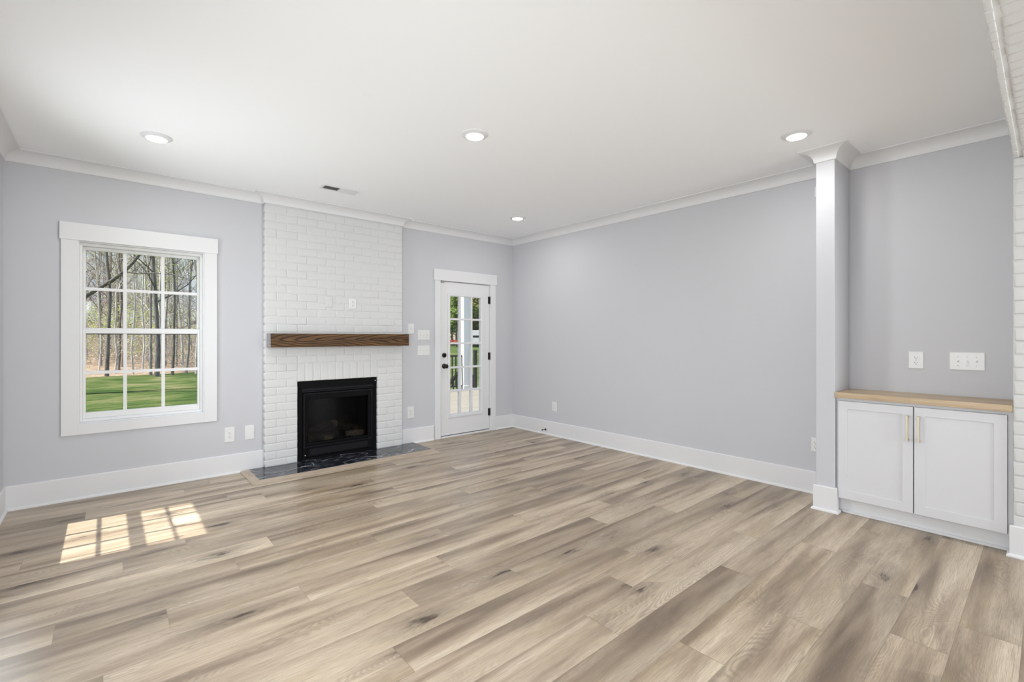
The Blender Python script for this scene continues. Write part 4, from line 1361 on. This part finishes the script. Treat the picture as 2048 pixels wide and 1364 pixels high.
rl_ = thing('deck_railing', 'black deck railing with slim balusters left of the white porch post', 'railing', (1.0, 5.10, -0.08))
mb = MB(); mb.box(-0.6, 2.62, 5.06, 5.14, 0.80, 0.84)
obj('top_rail', mb, M['rail'], rl_)
mb = MB(); mb.box(-0.6, 2.62, 5.075, 5.125, 0.00, 0.035)
obj('bottom_rail', mb, M['rail'], rl_)
for i in range(28):
    x = 2.56 - i*0.112
    mb = MB(); mb.box(x - 0.013, x + 0.013, 5.087, 5.113, 0.03, 0.80)
    obj('baluster', mb, M['rail'], rl_)
mb = MB(); mb.box(-0.68, -0.6, 5.06, 5.14, -0.08, 0.95)
obj('end_post', mb, M['rail'], rl_)
st = thing('stair_railing', 'black sloping stair handrail behind the deck railing', 'railing', (2.9, 5.7, -0.5))
mb = MB(); mb.add([(2.96, 5.45, 0.50), (3.03, 5.45, 0.50), (3.03, 7.2, -0.78), (2.96, 7.2, -0.78), (2.96, 5.45, 0.58), (3.03, 5.45, 0.58), (3.03, 7.2, -0.70), (2.96, 7.2, -0.70)],
                  [(0,1,2,3), (4,5,6,7), (0,1,5,4), (1,2,6,5), (2,3,7,6), (3,0,4,7)])
obj('handrail', mb, M['rail'], st)
for i in range(6):
    y = 5.5 + i*0.18
    zt = 0.50 - (y - 5.45)*0.73
    mb = MB(); mb.box(2.983, 3.009, y - 0.013, y + 0.013, -0.55, zt)
    obj('baluster', mb, M['rail'], st)
nw = tag(obj('newel_post', MB().box(2.895, 2.968, 4.86, 4.933, -0.08, 0.965), M['rail'], bevel=0.004), 'black newel post right of the white porch post', 'post')
np_ = tag(obj('newel_post', MB().box(3.62, 3.70, 6.0, 6.08, -0.55, 0.20), M['rail'], bevel=0.004), 'short black post at the foot of the deck stairs', 'post')

vx, vy = cam_ground(957, 60)
vz = ground(vx, vy)
vh = thing('white_van', 'white van parked on the far lawn beyond the deck', 'van', (vx, vy, vz), world_coords=False)
mb = MB()
side = [(-2.6, 0.35), (2.4, 0.35), (2.5, 0.9), (2.35, 1.15), (1.6, 1.35), (1.1, 2.05), (0.8, 2.15), (-2.5, 2.15), (-2.65, 1.9)]
nn = len(side)
mb.add([(x, -0.95, z) for x, z in side] + [(x, 0.95, z) for x, z in side], [tuple(range(nn)), tuple(reversed(range(nn, 2*nn)))] + [(i, (i+1) % nn, (i+1) % nn + nn, i + nn) for i in range(nn)])
obj('body', mb, M['vehicle'], vh, bevel=0.05, segs=3)
mb = MB(); mb.box(-0.7, 1.15, -0.965, -0.945, 1.25, 1.50); mb.box(-0.7, 1.15, 0.945, 0.965, 1.25, 1.50)
obj('side_window', mb, M['dark_glass'], vh)
for (xx, yy) in ((-1.7, -0.9), (1.6, -0.9), (-1.7, 0.9), (1.6, 0.9)):
    mb = MB(); mb.tube([(xx, yy - 0.11, 0.34), (xx, yy + 0.11, 0.34)], 0.34, 18)
    obj('wheel', mb, M['tyre'], vh)
vh.rotation_euler = (0, 0, -0.65)
cx_, cy_ = cam_ground(905, 58)
cz_ = ground(cx_, cy_)
ct = thing('red_cart', 'low red farm trailer on dark wheels at the far edge of the lawn', 'trailer', (cx_, cy_, cz_), world_coords=False)
mb = MB()
mb.box(-1.3, 1.3, -0.6, 0.6, 0.50, 0.56)
for yy in (-0.6, 0.57):
    for zz in (0.60, 0.74): mb.box(-1.3, 1.3, yy, yy + 0.03, zz, zz + 0.09)
    for i in range(6): mb.box(-1.28 + i*0.5, -1.22 + i*0.5, yy, yy + 0.04, 0.5, 0.84)
obj('slatted_bed', mb, M['red'], ct)
for (xx, yy) in ((-0.8, -0.5), (0.8, -0.5), (-0.8, 0.5), (0.8, 0.5)):
    mb = MB(); mb.tube([(xx, yy - 0.09, 0.28), (xx, yy + 0.09, 0.28)], 0.28, 16)
    obj('wheel', mb, M['tyre'], ct)
mb = MB(); mb.tube([(1.3, 0, 0.5), (2.3, 0, 0.42)], 0.04, 8); mb.box(-1.1, 1.1, -0.4, 0.4, 0.22, 0.5)
obj('chassis', mb, M['tyre'], ct)
ct.rotation_euler = (0, 0, -0.75)
